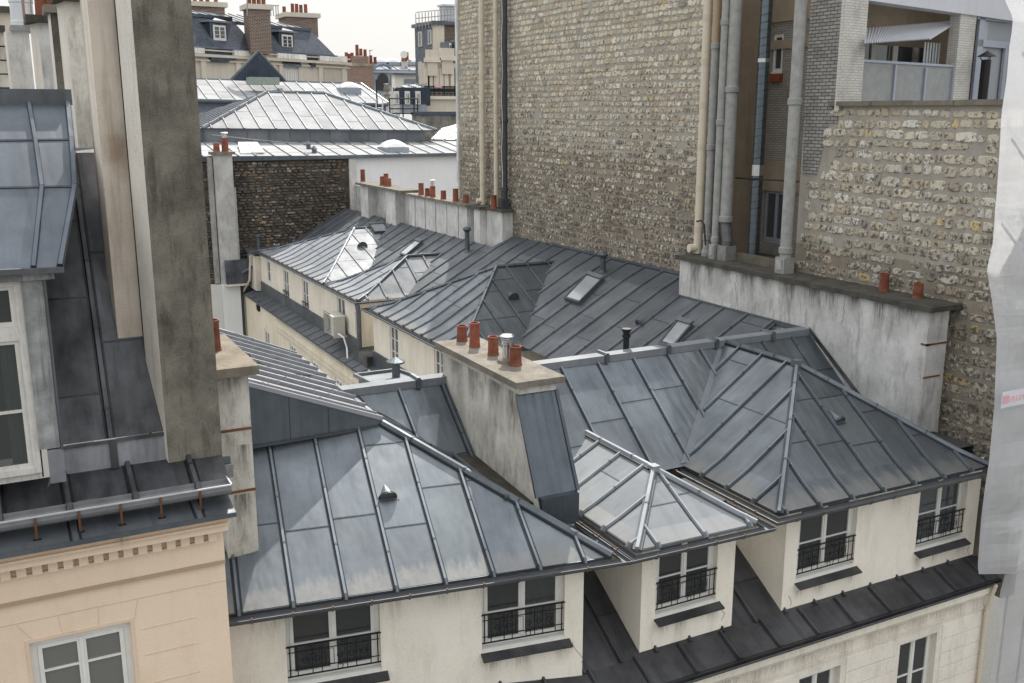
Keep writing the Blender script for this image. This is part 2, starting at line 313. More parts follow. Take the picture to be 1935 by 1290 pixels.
# ------------------------------------------------------------ roofs
def clip(poly, ax, lim, keep):          # poly of (u,v); keep>0: coord>=lim
    out = []
    for i in range(len(poly)):
        a, b = poly[i], poly[(i + 1) % len(poly)]; da, db = (a[ax] - lim) * keep, (b[ax] - lim) * keep
        if da >= 0: out.append(a)
        if da * db < 0:
            t = da / (da - db); out.append((a[0] + (b[0] - a[0]) * t, a[1] + (b[1] - a[1]) * t))
    return out
def panels(mb, poly, O, u, sp, off, v0=0., m='zinc', bw=.06, bh=.05, seam=1.9, var=.12, roll=True, knob=False, seed=0, top=True, cap=True):
    poly = [V(p) for p in poly]; n = V((0, 0, 0))
    for k in range(len(poly)): n += (poly[k] - poly[0]).cross(poly[(k + 1) % len(poly)] - poly[0])
    n.normalize(); n = -n if n.z < 0 else n
    u = (u - n * u.dot(n)).normalized(); v = n.cross(u); v = -v if v.z < 0 else v
    q = [((p - O).dot(u), (p - O).dot(v)) for p in poly]; u0, u1 = min(a for a, _ in q), max(a for a, _ in q)
    h0 = (poly[0] - O).dot(n)
    P = lambda a, b, h=0: O + u * a + v * b + n * (h + h0)
    rnd = random.Random(seed * 77 + 5); flip = u.cross(v).dot(n) < 0
    k0 = math.floor((u0 - off) / sp); k1 = math.ceil((u1 - off) / sp)
    def emit(pg, t):
        if len(pg) < 3: return
        ar = abs(sum(pg[i][0] * pg[(i + 1) % len(pg)][1] - pg[(i + 1) % len(pg)][0] * pg[i][1] for i in range(len(pg)))) / 2
        if ar < 1e-5: return
        pts = [P(a, b) for a, b in pg]; uvs = [(a + seed * 3.7, b + v0) for a, b in pg]
        cr = (pts[1] - pts[0]).cross(pts[2] - pts[1])
        if sum(((pts[i] - pts[0]).cross(pts[(i + 1) % len(pts)] - pts[0])).dot(n) for i in range(len(pts))) < 0: pts.reverse(); uvs.reverse()
        mb.face(pts, m, (t, t, t * rnd.uniform(.99, 1.02)), uvs)
    for k in range(k0, k1):
        a, b = off + k * sp, off + (k + 1) * sp
        pg = clip(clip(q, 0, a, 1), 0, b, -1)
        if len(pg) < 3: continue
        vs = [c for _, c in pg]; lo, hi = min(vs), max(vs); s0 = lo + rnd.uniform(.35, .95) * seam; cuts = []
        while s0 < hi - .3: cuts.append(s0); s0 += seam * rnd.uniform(.7, 1.1)
        rest = pg
        for cv in cuts:
            emit(clip(rest, 1, cv, -1), 1 + rnd.uniform(-var, var)); rest = clip(rest, 1, cv, 1)
            us = [x for x, y in clip(clip(pg, 1, cv - .004, 1), 1, cv + .004, -1)]
            if us and max(us) - min(us) > .15:
                mb.beam(P(min(us) + .02, cv), P(max(us) - .02, cv), .022, .008, m, up=n, c=(.45, .45, .47))
        emit(rest, 1 + rnd.uniform(-var, var))
        if roll and a > u0 + .06 and a < u1 - .06:
            l = clip(clip(q, 0, a - .003, 1), 0, a + .003, -1)
            if len(l) >= 3:
                lo, hi = min(y for _, y in l), max(y for _, y in l)
                if hi - lo > .12:
                    mb.beam(P(a, lo), P(a, hi), bw + .035 + .03 * rnd.random(), .004, m, up=n, c=(.25, .25, .26))
                    bm, bc = ('gutter', 2.2) if m == 'zinc_far' else (m, 1.3)
                    mb.beam(P(a, lo), P(a, hi), bw, bh, bm, up=n, tw=bw * .62, c=(bc, bc, bc * 1.02))
                    y = lo + rnd.uniform(.4, 1.2)
                    while cap and y < hi - .2:
                        mb.beam(P(a, y - .018), P(a, y + .018), bw * 1.15, bh * 1.12, m, up=n, tw=bw * .75, c=(.8, .8, .82)); y += rnd.uniform(.9, 1.3)
                    if knob: mb.beam(P(a, lo - .04, -.05), P(a, lo + .05), bw * 1.5, bh * 2.0, m, up=n, tw=bw * .7, c=(.9, .9, .92))
def slope(name, parent, ea, eb, rb, ra, sp=.62, off=.3, flare=(.17, .05), m='zinc', seed=1, **k):
    mb = MB(); ea, eb, ra, rb = V(ea), V(eb), V(ra), V(rb); u = (eb - ea).normalized(); tri = (ra - rb).length < .02
    if flare:
        t, dz = flare; ba = lerp(ea, ra, t) - Z3 * dz; bb = lerp(eb, rb, t) - Z3 * dz
        panels(mb, [ea, eb, bb, ba], ea, u, sp, off, 0, m, knob=True, seed=seed, **k)
        v0 = (ba - ea).length * .8
        panels(mb, [ba, bb, rb] if tri else [ba, bb, rb, ra], ea, u, sp, off, v0, m, seed=seed + 31, **k)
    else:
        panels(mb, [ea, eb, rb] if tri else [ea, eb, rb, ra], ea, u, sp, off, 0, m, knob=True, seed=seed, **k)
    mb.beam(ea - Z3 * .06, eb - Z3 * .06, .03, .05, m, c=(.62, .63, .66))
    return mb.build(name, parent)
def cap_line(mb, pts, w=.11, h=.075, m='zinc', flare=None):
    for a, b in zip(pts, pts[1:]):
        a, b = V(a), V(b); mb.beam(a, b, w, h, m, tw=w * .55, sink=.03, c=(1.35, 1.35, 1.37)); mb.beam(a, b, w + .05, .012, m, sink=.03, c=(.45, .45, .46)); L = (b - a).length; d = (b - a) / max(L, 1e-6); y = .7
        while y < L - .2:
            mb.beam(a + d * (y - .02), a + d * (y + .02), w * 1.1, h * 1.12, m, tw=w * .65, sink=.03, c=(.8, .8, .82)); y += 1.15
def hippts(c, r, t=.17, dz=.05): c, r = V(c), V(r); return [c, lerp(c, r, t) - Z3 * dz, r]
def gutter(parent, pts, out, r=.082, m='gutter', name='gutter', sp=.62, rust=True):
    # half round gutter along horizontal polyline pts; out = outward side sign relative to direction (right:+1)
    mb = MB(); pts = [V(p) for p in pts]; n = len(pts); offs = []
    for i in range(n):
        ds = []
        if i > 0: ds.append((pts[i] - pts[i - 1]).normalized())
        if i < n - 1: ds.append((pts[i + 1] - pts[i]).normalized())
        ns = [V((d.y, -d.x, 0)).normalized() * out for d in ds]; a = sum(ns, V((0, 0, 0))).normalized(); offs.append(a / max(.5, a.dot(ns[0])))
    prof = [(r - r * math.cos(PI * k / 8), -r * math.sin(PI * k / 8)) for k in range(9)]
    inn = [(r - (r - .008) * math.cos(PI * k / 8), -(r - .008) * math.sin(PI * k / 8)) for k in range(8, -1, -1)]
    pr = [(0, .01)] + prof + [(2 * r + .012, .012), (2 * r - .004, .016)] + inn
    R = [[p + o * a + Z3 * b for a, b in pr] for p, o in zip(pts, offs)]
    for a, b in zip(R, R[1:]):
        for k in range(len(pr) - 1): mb.face([a[k], b[k], b[k + 1], a[k + 1]], m, (1, 1, 1) if k < 10 else (.8, .8, .8), None, 1 < k < 8)
    for e in (R[0], R[-1]): mb.face([x for x in e[1:10]], m)
    for i in range(n - 1):
        L = (pts[i + 1] - pts[i]).length; d = (pts[i + 1] - pts[i]) / L; o = V((d.y, -d.x, 0)).normalized() * out; y = .35
        while y < L - .1:
            c = pts[i] + d * y
            for k in range(3, 9):
                a, b = prof[k - 1], prof[k]; f = 1.09
                q0 = c + o * (r + (a[0] - r) * f) + Z3 * a[1] * f; q1 = c + o * (r + (b[0] - r) * f) + Z3 * b[1] * f
                mb.beam(q0, q1, .022, .005, m, up=o, c=(1.3, 1.3, 1.3))
            if rust: mb.beam(c + o * (2 * r - .03) + Z3 * .014, c + o * (2 * r + .014) + Z3 * .014, .022, .012, 'rust')
            y += sp
    return mb.build(name, parent)
# ------------------------------------------------------------ walls and windows
def wall(mb, O, u, n, w, h, ops, m, depth=.18, c=(1, 1, 1), rm=None):   # ops: (u0,u1,z0,z1) relative; n outward
    O = V(O); us = sorted({0, w, *[x for o in ops for x in o[:2]]}); zs = sorted({0, h, *[x for o in ops for x in o[2:4]]})
    P = lambda a, b, d=0: O + u * a + Z3 * b - n * d
    for a, b in zip(us, us[1:]):
        for c0, c1 in zip(zs, zs[1:]):
            if any(o[0] - 1e-6 <= a and b <= o[1] + 1e-6 and o[2] - 1e-6 <= c0 and c1 <= o[3] + 1e-6 for o in ops): continue
            mb.face([P(a, c0), P(b, c0), P(b, c1), P(a, c1)], m, c)
    rm = rm or m
    for a, b, c0, c1 in [o[:4] for o in ops]:
        for p, q in (((a, c0), (a, c1)), ((b, c1), (b, c0)), ((a, c1), (b, c1)), ((b, c0), (a, c0))):
            mb.face([P(*p), P(*q), P(*q, depth), P(*p, depth)], rm, c)
def window(parent, O, u, n, w, h, depth=.16, fr='white', gl='glass', bars=(.42,), leaves=2, fw=.075, curtain=None, ms=.05, sill=True, room=True, name='window', sillz=None):
    O = V(O); B = O - n * depth
    P = lambda a, b, d=0: B + u * a + Z3 * b + n * d
    mb = MB()
    def bar(a, b, ww, hh, d0=0, d=.05, mat=fr): mb.obox(P(a, b, d0), u, n, ww, hh, d, mat)
    bar(0, 0, fw, h); bar(w - fw, 0, fw, h); bar(fw, 0, w - 2 * fw, fw * 1.2); bar(fw, h - fw, w - 2 * fw, fw)
    iw = (w - 2 * fw) / leaves; st = .055; pan = []
    for i in range(leaves):
        a = fw + i * iw; b0 = fw * 1.2; hh = h - fw - b0
        bar(a + .002, b0, st, hh, .012, .055); bar(a + iw - st - .002, b0, st, hh, .012, .055)
        bar(a + st, b0, iw - 2 * st, st * 1.6, .014, .05); bar(a + st, b0 + hh - st, iw - 2 * st, st, .014, .05)
        for t in bars: bar(a + st, b0 + hh * t, iw - 2 * st, .028, .016, .045)
        pan.append((a + st, b0 + st * 1.6, iw - 2 * st, hh - st * 2.6))
    if leaves == 2: bar(w / 2 - .02, fw, .04, h - fw * 2, .067, .016)
    wn = mb.build(name, parent)
    for a, b, ww, hh in pan:
        g = MB(); g.obox(P(a, b, .03), u, n, ww, hh, .006, gl); g.build('pane', wn)
    if room:
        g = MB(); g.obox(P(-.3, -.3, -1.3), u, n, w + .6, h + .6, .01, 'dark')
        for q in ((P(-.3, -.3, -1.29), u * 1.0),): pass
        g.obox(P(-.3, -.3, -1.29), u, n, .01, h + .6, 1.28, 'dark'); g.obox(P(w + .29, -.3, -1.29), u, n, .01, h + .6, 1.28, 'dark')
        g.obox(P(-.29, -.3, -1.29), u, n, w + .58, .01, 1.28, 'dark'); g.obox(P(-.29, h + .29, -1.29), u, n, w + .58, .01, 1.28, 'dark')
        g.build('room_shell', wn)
    if curtain:
        for (c0, c1) in curtain:
            g = MB(); N = 14; rr = random.Random(int(c0 * 100)); prev = None
            for i in range(N + 1):
                t = i / N; a = w * (c0 + (c1 - c0) * t); dd = -.10 + .03 * math.sin(t * 19) * rr.uniform(.6, 1.2)
                cur = (P(a, .1, dd), P(a * (1 if c0 < .5 else .97 + .03), h - .05, dd))
                if prev: g.face([prev[0], cur[0], cur[1], prev[1]], 'curtain', (1, 1, 1), None, True)
                prev = cur
            g.build('curtain', wn)
    if sill:
        g = MB(); g.obox(O - n * (depth - .055) + Z3 * -.01 + u * .004, u, n, w - .008, .07, depth - .06, fr)
        g.build('sill', wn)
    return wn
def railing(parent, O, u, n, w, h, r=.011):
    mb = MB(); O = V(O); P = lambda a, b: O + u * a + Z3 * b
    mb.beam(P(-.03, h), P(w + .03, h), .035, .018, 'iron'); mb.beam(P(-.02, 0), P(w + .02, 0), .028, .014, 'iron')
    mb.beam(P(0, h * .8), P(w, h * .8), .014, .012, 'iron'); mb.beam(P(0, h * .22), P(w, h * .22), .014, .012, 'iron')
    for a in (.02, .10, .26, .36, .64, .74, .90, .98): mb.tube([P(w * a, 0), P(w * a, h)], r * .75 if .02 < a < .98 else r, 'iron', 6)
    def ring(a, b, R, el=0):
        g = [P(a + R * math.cos(t * PI / 8), b + R * math.sin(t * PI / 8)) for t in range(17)]; mb.tube(g, .007, 'iron', 5, caps=False)
    c = w / 2
    for bb in (.90, .5, .11): ring(c + w * .06, h * bb, h * .085)
    for a in (.18, .31, .69, .82): ring(w * a, h * .5, h * .09)
    a0, a1, b0, b1 = c - w * .10, c - w * .005, h * .25, h * .76
    mb.tube([P(a0, b0), P(a1, b0), P(a1, b1), P(a0, b1), P(a0, b0)], .007, 'iron', 5)
    for x in (.22, .78):
        a0, a1 = w * (x - .0), w * (x + .08); mb.tube([P(a0, h * .22), P(a0, h * .68), P(a1, h * .68), P(a1, h * .22)], .006, 'iron', 5)
    return mb.build('railing', parent)
def pot(parent, p, h, r=.11, m='terra', cowl=None):
    mb = MB(); p = V(p); t = random.uniform(.8, 1.25); c = (t, t * random.uniform(.85, 1.05), t * .95)
    mb.lathe(p, [(r * 1.12, 0), (r * 1.1, .02), (r * 1.02, .05), (r * .93, h - .05), (r * 1.02, h - .04), (r * 1.02, h), (r * .82, h), (r * .8, h * .3), (0, h * .3)], m, 16, c)
    o = mb.build('chimney_pot', parent)
    if cowl: cowlm(p + Z3 * h, r * .7, o)
    return o
def cowlm(p, r, parent, h=.3, name='cowl'):
    mb = MB(); mb.lathe(p, [(r, -.02), (r, h * .4), (r * 1.3, h * .42), (r * 1.3, h * .5), (r * .8, h * .52), (r * .8, h * .62), (r * 1.5, h * .66), (r * 1.5, h * .7), (r * .8, h * .72), (r * .8, h * .82), (r * 1.7, h * .86), (r * 1.2, h), (0, h * 1.03)], 'steel', 16)
    return mb.build(name, parent)
def stack(mb, x0, x1, y0, y1, z0, z1, m, caph=.12, ov=.1, cm='cap'):
    mb.box(x0, x1, y0, y1, z0, z1, m)
def stones(mb, O, u, n, w, z0, z1, ch, sw, colf, keep=lambda a, z: True, dens=.93, th=.03, seed=3, nv=9, m='stone', hf=.72):
    rnd = random.Random(seed); z = z0; O = V(O)
    while z < z1:
        hh = ch * rnd.uniform(.85, 1.2); a = rnd.uniform(-sw, 0); ph = rnd.uniform(0, 6)
        while a < w:
            ww = sw * rnd.choice((.6, .75, .9, 1., 1.15, 1.4, 1.7)); g = .07 * sw
            if a > 0 and a + ww < w and rnd.random() < dens and keep(a + ww / 2, z + hh / 2):
                cx, cz = a + ww / 2, z + hh / 2 + math.sin(a * .9 + ph) * ch * .10 + rnd.uniform(-.06, .06) * ch; rw, rh = (ww - g) / 2, hh * hf / 2 * rnd.uniform(.8, 1.1)
                pts = []; e = rnd.uniform(3.5, 9.)
                for k in range(nv):
                    t = 2 * PI * (k + rnd.uniform(-.3, .3)) / nv; ct, s_t = math.cos(t), math.sin(t)
                    rr = 1 / ((abs(ct) ** e + abs(s_t) ** e) ** (1 / e)) * rnd.uniform(.84, 1.04); pts.append((cx + ct * rr * rw, cz + s_t * rr * rh))
                t = th * rnd.uniform(.4, 1.2); c = colf(rnd, a, z)
                lo = [O + u * p + Z3 * q for p, q in pts]; k = rnd.uniform(.75, .9)
                tl = [rnd.uniform(-.15, .15), rnd.uniform(-.2, .2)]
                hi = [O + u * (cx + (p - cx) * k) + Z3 * (cz + (q - cz) * k) + n * (t * (1 + tl[0] * (p - cx) / rw + tl[1] * (q - cz) / rh)) for p, q in pts]
                N = len(pts)
                for i in range(N): mb.face([lo[i], lo[(i + 1) % N], hi[(i + 1) % N], hi[i]], m, c, None, True)
                mb.face(hi, m, c)
            a += ww
        z += hh
def cone_vent(parent, p, u, v, n, s=.17, L=.42, m='zinc'):    # p: mouth centre on roof; v upslope
    mb = MB(); tip = p + v * L - n * .01; N = 10; arc = [p + u * s * math.cos(PI * k / N) + n * s * .95 * math.sin(PI * k / N) for k in range(N + 1)]
    for a, b in zip(arc, arc[1:]): mb.face([a, b, tip], m, (1.15, 1.15, 1.17), None, True)
    mb.face([x + v * .03 for x in arc], 'dark', (2, 2, 2)); mb.beam(arc[0] - u * .03, arc[-1] + u * .03, .03, .012, m, up=n)
    mb.face([p - u * (s + .03) + n * .006 - v * .05, p + u * (s + .03) + n * .006 - v * .05, tip + u * .06 + n * .006, tip - u * .06 + n * .006], m)
    return mb.build('roof_vent', parent)
def skylight(parent, corners, n, h=.09):   # 4 corners on the roof (bl, br, tr, tl)
    mb = MB(); c = [V(x) for x in corners]; q = [x + n * h for x in c]; mb.hexa(c + q, 'gutter', (1.1, 1.1, 1.1)); o = sum(q, V((0, 0, 0))) / 4
    for a, b in zip(q, q[1:] + q[:1]): mb.beam(lerp(a, o, .04), lerp(b, o, .04), .07, .03, 'gutter', up=n, c=(.6, .6, .6))
    mb.beam(q[3], q[2], .16, .07, 'gutter', up=n, c=(1.5, 1.5, 1.5))
    f = mb.build('skylight', parent); g = MB(); g.face([lerp(x, o, .14) + n * .012 for x in q], 'glassS'); g.build('pane', f); return f
def basis(poly):
    n = (V(poly[1]) - V(poly[0])).cross(V(poly[2]) - V(poly[0])).normalized(); n = -n if n.z < 0 else n
    u = n.cross(Z3).normalized(); v = n.cross(u); v = -v if v.z < 0 else v
    return u, v, n
ZE, ZR, ZB = -7.32, -5.4, -9.65
GZ = -24.
# ============================================================ setting
mb = MB(); mb.face([(-900, -900, GZ), (900, -900, GZ), (900, 900, GZ), (-900, 900, GZ)], 'asphalt'); tag(mb.build('ground'), kind='structure')
mb = MB(); mb.face([(-6, 19, GZ + .02), (11.9, 19, GZ + .02), (11.9, 55.4, GZ + .02), (-6, 55.4, GZ + .02)], 'court'); tag(mb.build('courtyard_paving'), kind='structure')
# ============================================================ front building with three dormer wings
FB = thing('zinc_roofed_building', (10, 16, GZ), 'cream rendered building in front with three hipped zinc dormer wings', 'building')
MY = Y3 * -1; MX = X3 * -1
# --- right wing
RC = [V((12.46, 16.3, ZE)), V((12.46, 13.13, ZE)), V((18.2, 13.05, ZE))]; RA = V((15.33, 15.9, -5.41)); RB = V((15.33, 18.35, -5.41))
slope('roof', FB, RC[1], RC[2], RA, RA, sp=.84, off=.14, seed=2, seam=1.5, m='zinc')
slope('roof', FB, RC[0] + Y3 * 2.1, RC[1], RA, RB, sp=.795, off=.62, seed=3, seam=1.6)
RR = [V((18.2, 13.05, ZE)), V((18.2, 18.4, ZE))]
slope('roof', FB, RR[0], RR[1], RB, RA, sp=.8, off=.4, seed=4)
mb = MB(); cap_line(mb, hippts(RC[1], RA)); cap_line(mb, hippts(RC[2], RA)); cap_line(mb, [RA, RB]); mb.box(15.24, 15.42, 15.8, 16.0, -5.46, -5.31, 'zinc', (1.4, 1.4, 1.4)); mb.build('hip_cap', FB)
gutter(FB, [V((12.36, 16.3, ZE - .05)), V((12.36, 13.03, ZE - .05)), V((18.25, 12.95, ZE - .05))], -1 if False else 1)
# --- middle wing
MC = [V((9.2, 15.6, ZE)), V((9.2, 13.03, ZE)), V((11.77, 12.97, ZE)), V((11.77, 15.8, ZE))]; MA = V((10.6, 14.56, -6.60)); MBk = V((10.6, 17.3, -6.6))
slope('roof', FB, MC[1], MC[2], MA, MA, sp=1.0, off=1.42, seed=5, m='zinc_light', flare=(.22, .015), seam=.8)
slope('roof', FB, MC[1] + Y3 * 4.2, MC[1], MA, MBk, sp=.795, off=.01, seed=6, m='zinc_light', flare=(.2, .015), seam=1.3)
slope('roof', FB, MC[2], MC[2] + Y3 * 4.2, MBk, MA, sp=.8, off=.3, seed=7, flare=(.2, .015))
mb = MB(); cap_line(mb, hippts(MC[1], MA, .22, .015), m='zinc_light'); cap_line(mb, hippts(MC[2], MA, .22, .015), m='zinc_light'); cap_line(mb, [MA, MBk], m='zinc_light')
mb.box(10.52, 10.68, 14.46, 14.64, -6.64, -6.51, 'zinc_light', (1.2, 1.2, 1.2)); mb.build('hip_cap', FB)
gutter(FB, [V((9.1, 15.6, ZE - .05)), V((9.1, 12.93, ZE - .05)), V((11.86, 12.87, ZE - .05)), V((11.86, 14.6, ZE - .05))], 1)
# --- left wing (its eave runs a little askew)
BL, BR = V((2.5, 14.0, ZE)), V((8.68, 13.04, ZE)); BF = V((5.95, 16.62, -5.59)); BT = V((2.55, 17.1, -5.6))
slope('roof', FB, BL, BR, BF, BT, sp=.80, off=.96, seed=8, flare=None, seam=2.1, m='zinc')
slope('roof', FB, BR, BR + Y3 * 4.6, V((5.95, 18.3, -5.59)), BF, sp=.8, off=.5, seed=9, flare=None)
mb = MB(); cap_line(mb, [BR, BF], w=.12); mb.build('hip_cap', FB)
bo = (BR - BL).normalized(); bn = V((bo.y, -bo.x, 0))
gutter(FB, [BL + bn * .05 - Z3 * .05 - bo * .02, BR + bn * .1 - Z3 * .03 + bo * .12, BR + bo * .12 + V((.02, 1.9, -.03))], 1, sp=.6)
# --- main ridge and slopes
mb = MB(); mz = lambda y: ZR - .80 * (18.4 - y)
u0 = X3
panels(mb, [V((5.3, 16.0, mz(16.0))), V((18.05, 16.0, mz(16.0))), V((18.05, 18.3, mz(18.3))), V((5.3, 18.3, mz(18.3)))], V((0, 16.0, mz(16.0))), X3, .95, .28, .5, 'zinc', seed=12, seam=2.6)
mb.build('roof', FB)
mb = MB(); panels(mb, [V((5.3, 18.5, ZR)), V((18.05, 18.5, ZR)), V((18.05, 20.6, -7.3)), V((5.3, 20.6, -7.3))], V((0, 20.6, -7.3)), X3, .95, .3, .5, 'zinc', seed=13); mb.build('roof', FB)
mb = MB(); x = 5.75
while x < 17.9:
    x1 = min(x + 1.9, 17.98); mb.box(x, x1, 18.26, 18.58, ZR - .10, ZR + .06, 'zinc_light', (.95, .95, .97)); x = x1
for x in (7.35, 9.6, 11.9, 13.6, 15.0, 16.75):
    mb.beam(V((x, 18.22, ZR + .02)), V((x, 18.62, ZR + .02)), .1, .1, 'zinc', tw=.06, c=(1.1, 1.1, 1.12)); mb.beam(V((x, 18.24, ZR - .1)), V((x, 18.24, ZR + .1)), .1, .03, 'zinc', up=MY)
mb.build('ridge_cap', FB)
# valley flashings
mb = MB()
for a, b in ((V((15.2, 18.2, mz(18.2) + .012)), V((12.6, 16.05, mz(16.05) + .012))),):
    d = (b - a).normalized(); s1 = V((1, 0, 0)) * .22; n_ = V((0, -.625, .781))
    for sgn in (-1, 1):
        mb.face([a + n_ * .004, b + n_ * .004, b + s1 * sgn + n_ * .006, a + s1 * sgn + n_ * .006] if sgn > 0 else [b + n_ * .004, a + n_ * .004, a - s1 + n_ * .006, b - s1 + n_ * .006], 'zinc_light', (.85, .85, .88))
mb.build('valley_flashing', FB)
# --- raised lean-to roof on the left, sloping to +X, with its zinc gable triangle
zp = lambda x: -5.52 + .40 * (5.95 - x)
P0, P1, P2, P3 = V((3.2, 16.62, zp(3.2))), V((5.95, 16.62, zp(5.95))), V((5.95, 22.3, zp(5.95))), V((3.2, 22.9, zp(3.2)))
mb = MB(); panels(mb, [P0, P1, P2, P3], P1, Y3, .62, .31, .6, 'zinc_far', seed=15, seam=2.4, bw=.09, bh=.07); mb.beam(P0, P1, .1, .07, 'zinc_far', tw=.07, c=(.8, .8, .85)); mb.beam(P3, P2, .1, .06, 'zinc', tw=.06); mb.beam(P1, P2, .06, .03, 'zinc')
mb.build('lean_to_roof', FB)
mb = MB(); mb.face([V((3.2, 16.60, -5.66)), V((5.97, 16.60, -5.60)), V((5.95, 16.60, zp(5.95) + .0)), V((3.2, 16.60, zp(3.2)))], 'zinc', (1.0, 1.03, 1.07), [(0, 9), (3, 9), (3, 9.1), (0, 10)])
for x in (3.55, 4.25, 4.95): mb.beam(V((x, 16.6, -5.63)), V((x, 16.6, zp(x) - .03)), .012, .006, 'zinc', up=MY, c=(.5, .5, .52))
mb.beam(V((3.2, 16.59, -5.66)), V((5.97, 16.59, -5.62)), .05, .03, 'zinc', up=MY, c=(.7, .7, .7)); mb.build('gable_panel', FB)
mb = MB(); mb.face([P2, P1, P1 - Z3 * 4, P2 - Z3 * 4], 'cream2'); mb.face([P3, P2, P2 - Z3 * 4, P3 - Z3 * 4], 'cream2'); mb.build('wall', FB)
# small back dormer behind ridge
mb = MB(); a, b = V((6.75, 19.1, -5.62)), V((7.85, 19.1, -5.62))
mb.face([a, b, b + V((-.1, 1.4, -.1)), a + V((0, 1.4, -.1))], 'zinc_light'); mb.beam(a + V((0, 1.4, -.1)), b + V((-.1, 1.4, -.1)), .08, .07, 'zinc', tw=.05); mb.beam(b, b + V((-.1, 1.4, -.1)), .08, .07, 'zinc', tw=.05); mb.beam(a, a + V((0, 1.4, -.1)), .08, .07, 'zinc', tw=.05)
mb.box(6.8, 7.7, 19.2, 20.4, -7, -5.74, 'zinc'); mb.build('rear_dormer', FB)
# --- dormer walls (front and cheeks), windows
ZT = ZE - .02
def cheek(x, y0, y1, m='cream', flip=False, yt=None, zb=ZB):
    mb = MB(); p = [V((x, y0, zb)), V((x, y0, ZT)), V((x, y1, ZT)), V((x, y1, zb + .6 * (y1 - y0)))]
    mb.face(p if flip else p[::-1], m, (1, 1, 1)); return mb
def dormer_front(x0, x1, wins, zb, y=13.5):
    mb = MB(); ops = [(a - x0, b - x0, c - zb, ZT - zb - .06) for a, b, c in wins]
    wall(mb, V((x0, y, zb)), X3, MY, x1 - x0, ZT - zb, ops, 'cream', .2)
    mb.box(x0, x1, y - .012, y + .01, ZT - .06, ZT, 'cream')
    for xx in (x0, x1): pass
    return mb
def iron_window(a, b, c, y=13.5, led=True, gl='glass', u=X3, n=MY, O=None, cur=None, h=None):
    O = O or V((a, y, c)); ww = b - a; hh = h or (ZT - c - .06)
    window(FB, O + u * .0, u, n, ww, hh, .17, gl=gl, curtain=cur, bars=(.42,))
    railing(FB, O - n * .01 + Z3 * .16 + u * .02, u, n, ww - .04, .52)
    g = MB(); q = [O + u * -.02 + n * -.02 + Z3 * .0, O + u * (ww + .10) + n * -.02, O + u * (ww + .10) + n * .16 - Z3 * .07, O + u * -.02 + n * .16 - Z3 * .07]
    g.hexa([x - Z3 * .035 for x in q[::-1]], 'dark') if False else None
    lo = [q[3] - Z3 * .03, q[2] - Z3 * .03, q[1] - Z3 * .03, q[0] - Z3 * .03]; g.hexa(lo + [q[3], q[2], q[1], q[0]], 'zinc_dark')
    g.obox(O - n * .02 - Z3 * .16 + u * -.0, u, n, ww + .04, .1, .055, 'cream'); g.build('window_ledge', FB)
R1 = (13.36, 14.92, -9.10); R2 = (16.72, 18.20, -9.16)
dormer_front(13.03, 18.62, (R1, R2), -9.8).build('wall', FB); cheek(13.03, 13.5, 16.6).build('wall', FB)
iron_window(*R1, cur=[(.05, .2)]); iron_window(*R2, cur=[(.62, .9)], gl='glassD')
M1 = (9.97, 11.36, -9.03)
dormer_front(9.65, 11.78, (M1,), -9.7).build('wall', FB); cheek(9.65, 13.5, 16.3).build('wall', FB); cheek(11.78, 13.5, 16.3, flip=True).build('wall', FB)
iron_window(*M1)
# left wing wall, skewed
wl0 = PZ(1090, 1270, -9.7); wn_ = -bn; wu = bo; wo = BR + wn_ * .32; wo = wo + wu * -.36    # right end of wall line
wo = V((wo.x, wo.y, 0)); LEN = 6.0; wa = wo - wu * LEN
def on(x, y): p = PP(x, y, wo, bn); return (p - wa).dot(wu), p.z
a1, _ = on(541, 1230); b1, _ = on(719, 1200); a2, z2 = on(911, 1246); b2, _ = on(1066, 1215)
print('LW', a1, b1, a2, b2, z2, LEN)
zw = z2 + .12; HB = 2.75
mb = MB(); wall(mb, V((wa.x, wa.y, ZT - HB - .4)), wu, bn, LEN, HB + .4, [(a1, b1, zw - ZT + HB + .4, HB + .34), (a2, b2, zw - ZT + HB + .4, HB + .34)], 'cream', .2)
mb.build('wall', FB); cheek(wo.x, wo.y, wo.y + 2.8, flip=True).build('wall', FB)
for a_, b_, cu in ((a1, b1, None), (a2, b2, [(.55, .95)])):
    iron_window(0, b_ - a_, zw, u=wu, n=bn, O=V((wa.x, wa.y, zw)) + wu * a_, cur=cu)
def stain(par, O, u, n, w_, h_, m='stain', off=.004):   # hangs h_ below O
    mb = MB(); O = V(O) + n * off; mb.face([O - Z3 * h_, O + u * w_ - Z3 * h_, O + u * w_, O], m, (1, 1, 1), [(0, 0), (1, 0), (1, 1), (0, 1)]); mb.build('rain_stain', par)
def crack(par, p, u, n, L, m='dark', seed=1, r=.004, down=True):
    rr = random.Random(seed); pts = [V(p) + n * .002]
    for k in range(int(L / .07)): pts.append(pts[-1] + u * rr.uniform(-.05, .06) + Z3 * (-.06 if down else .02))
    mb = MB(); mb.tube(pts, r, m, 4, c=(1.6, 1.5, 1.3)); mb.build('crack', par)
rs = random.Random(31)
for (a_, b_, c_) in (R1, R2, M1):
    for x_ in (a_ - .05, (a_ + b_) / 2 - .3, b_ - .22): stain(FB, V((x_, 13.5, c_ - .12)), X3, MY, rs.uniform(.28, .5), rs.uniform(.3, .5))
for x_ in (13.1, 15.0, 15.8, 16.4): stain(FB, V((x_, 13.5, ZT - .02)), X3, MY, rs.uniform(.3, .7), rs.uniform(.4, .9))
for x_ in (9.66, 11.45): stain(FB, V((x_, 13.5, ZT - .02)), X3, MY, .3, .7)
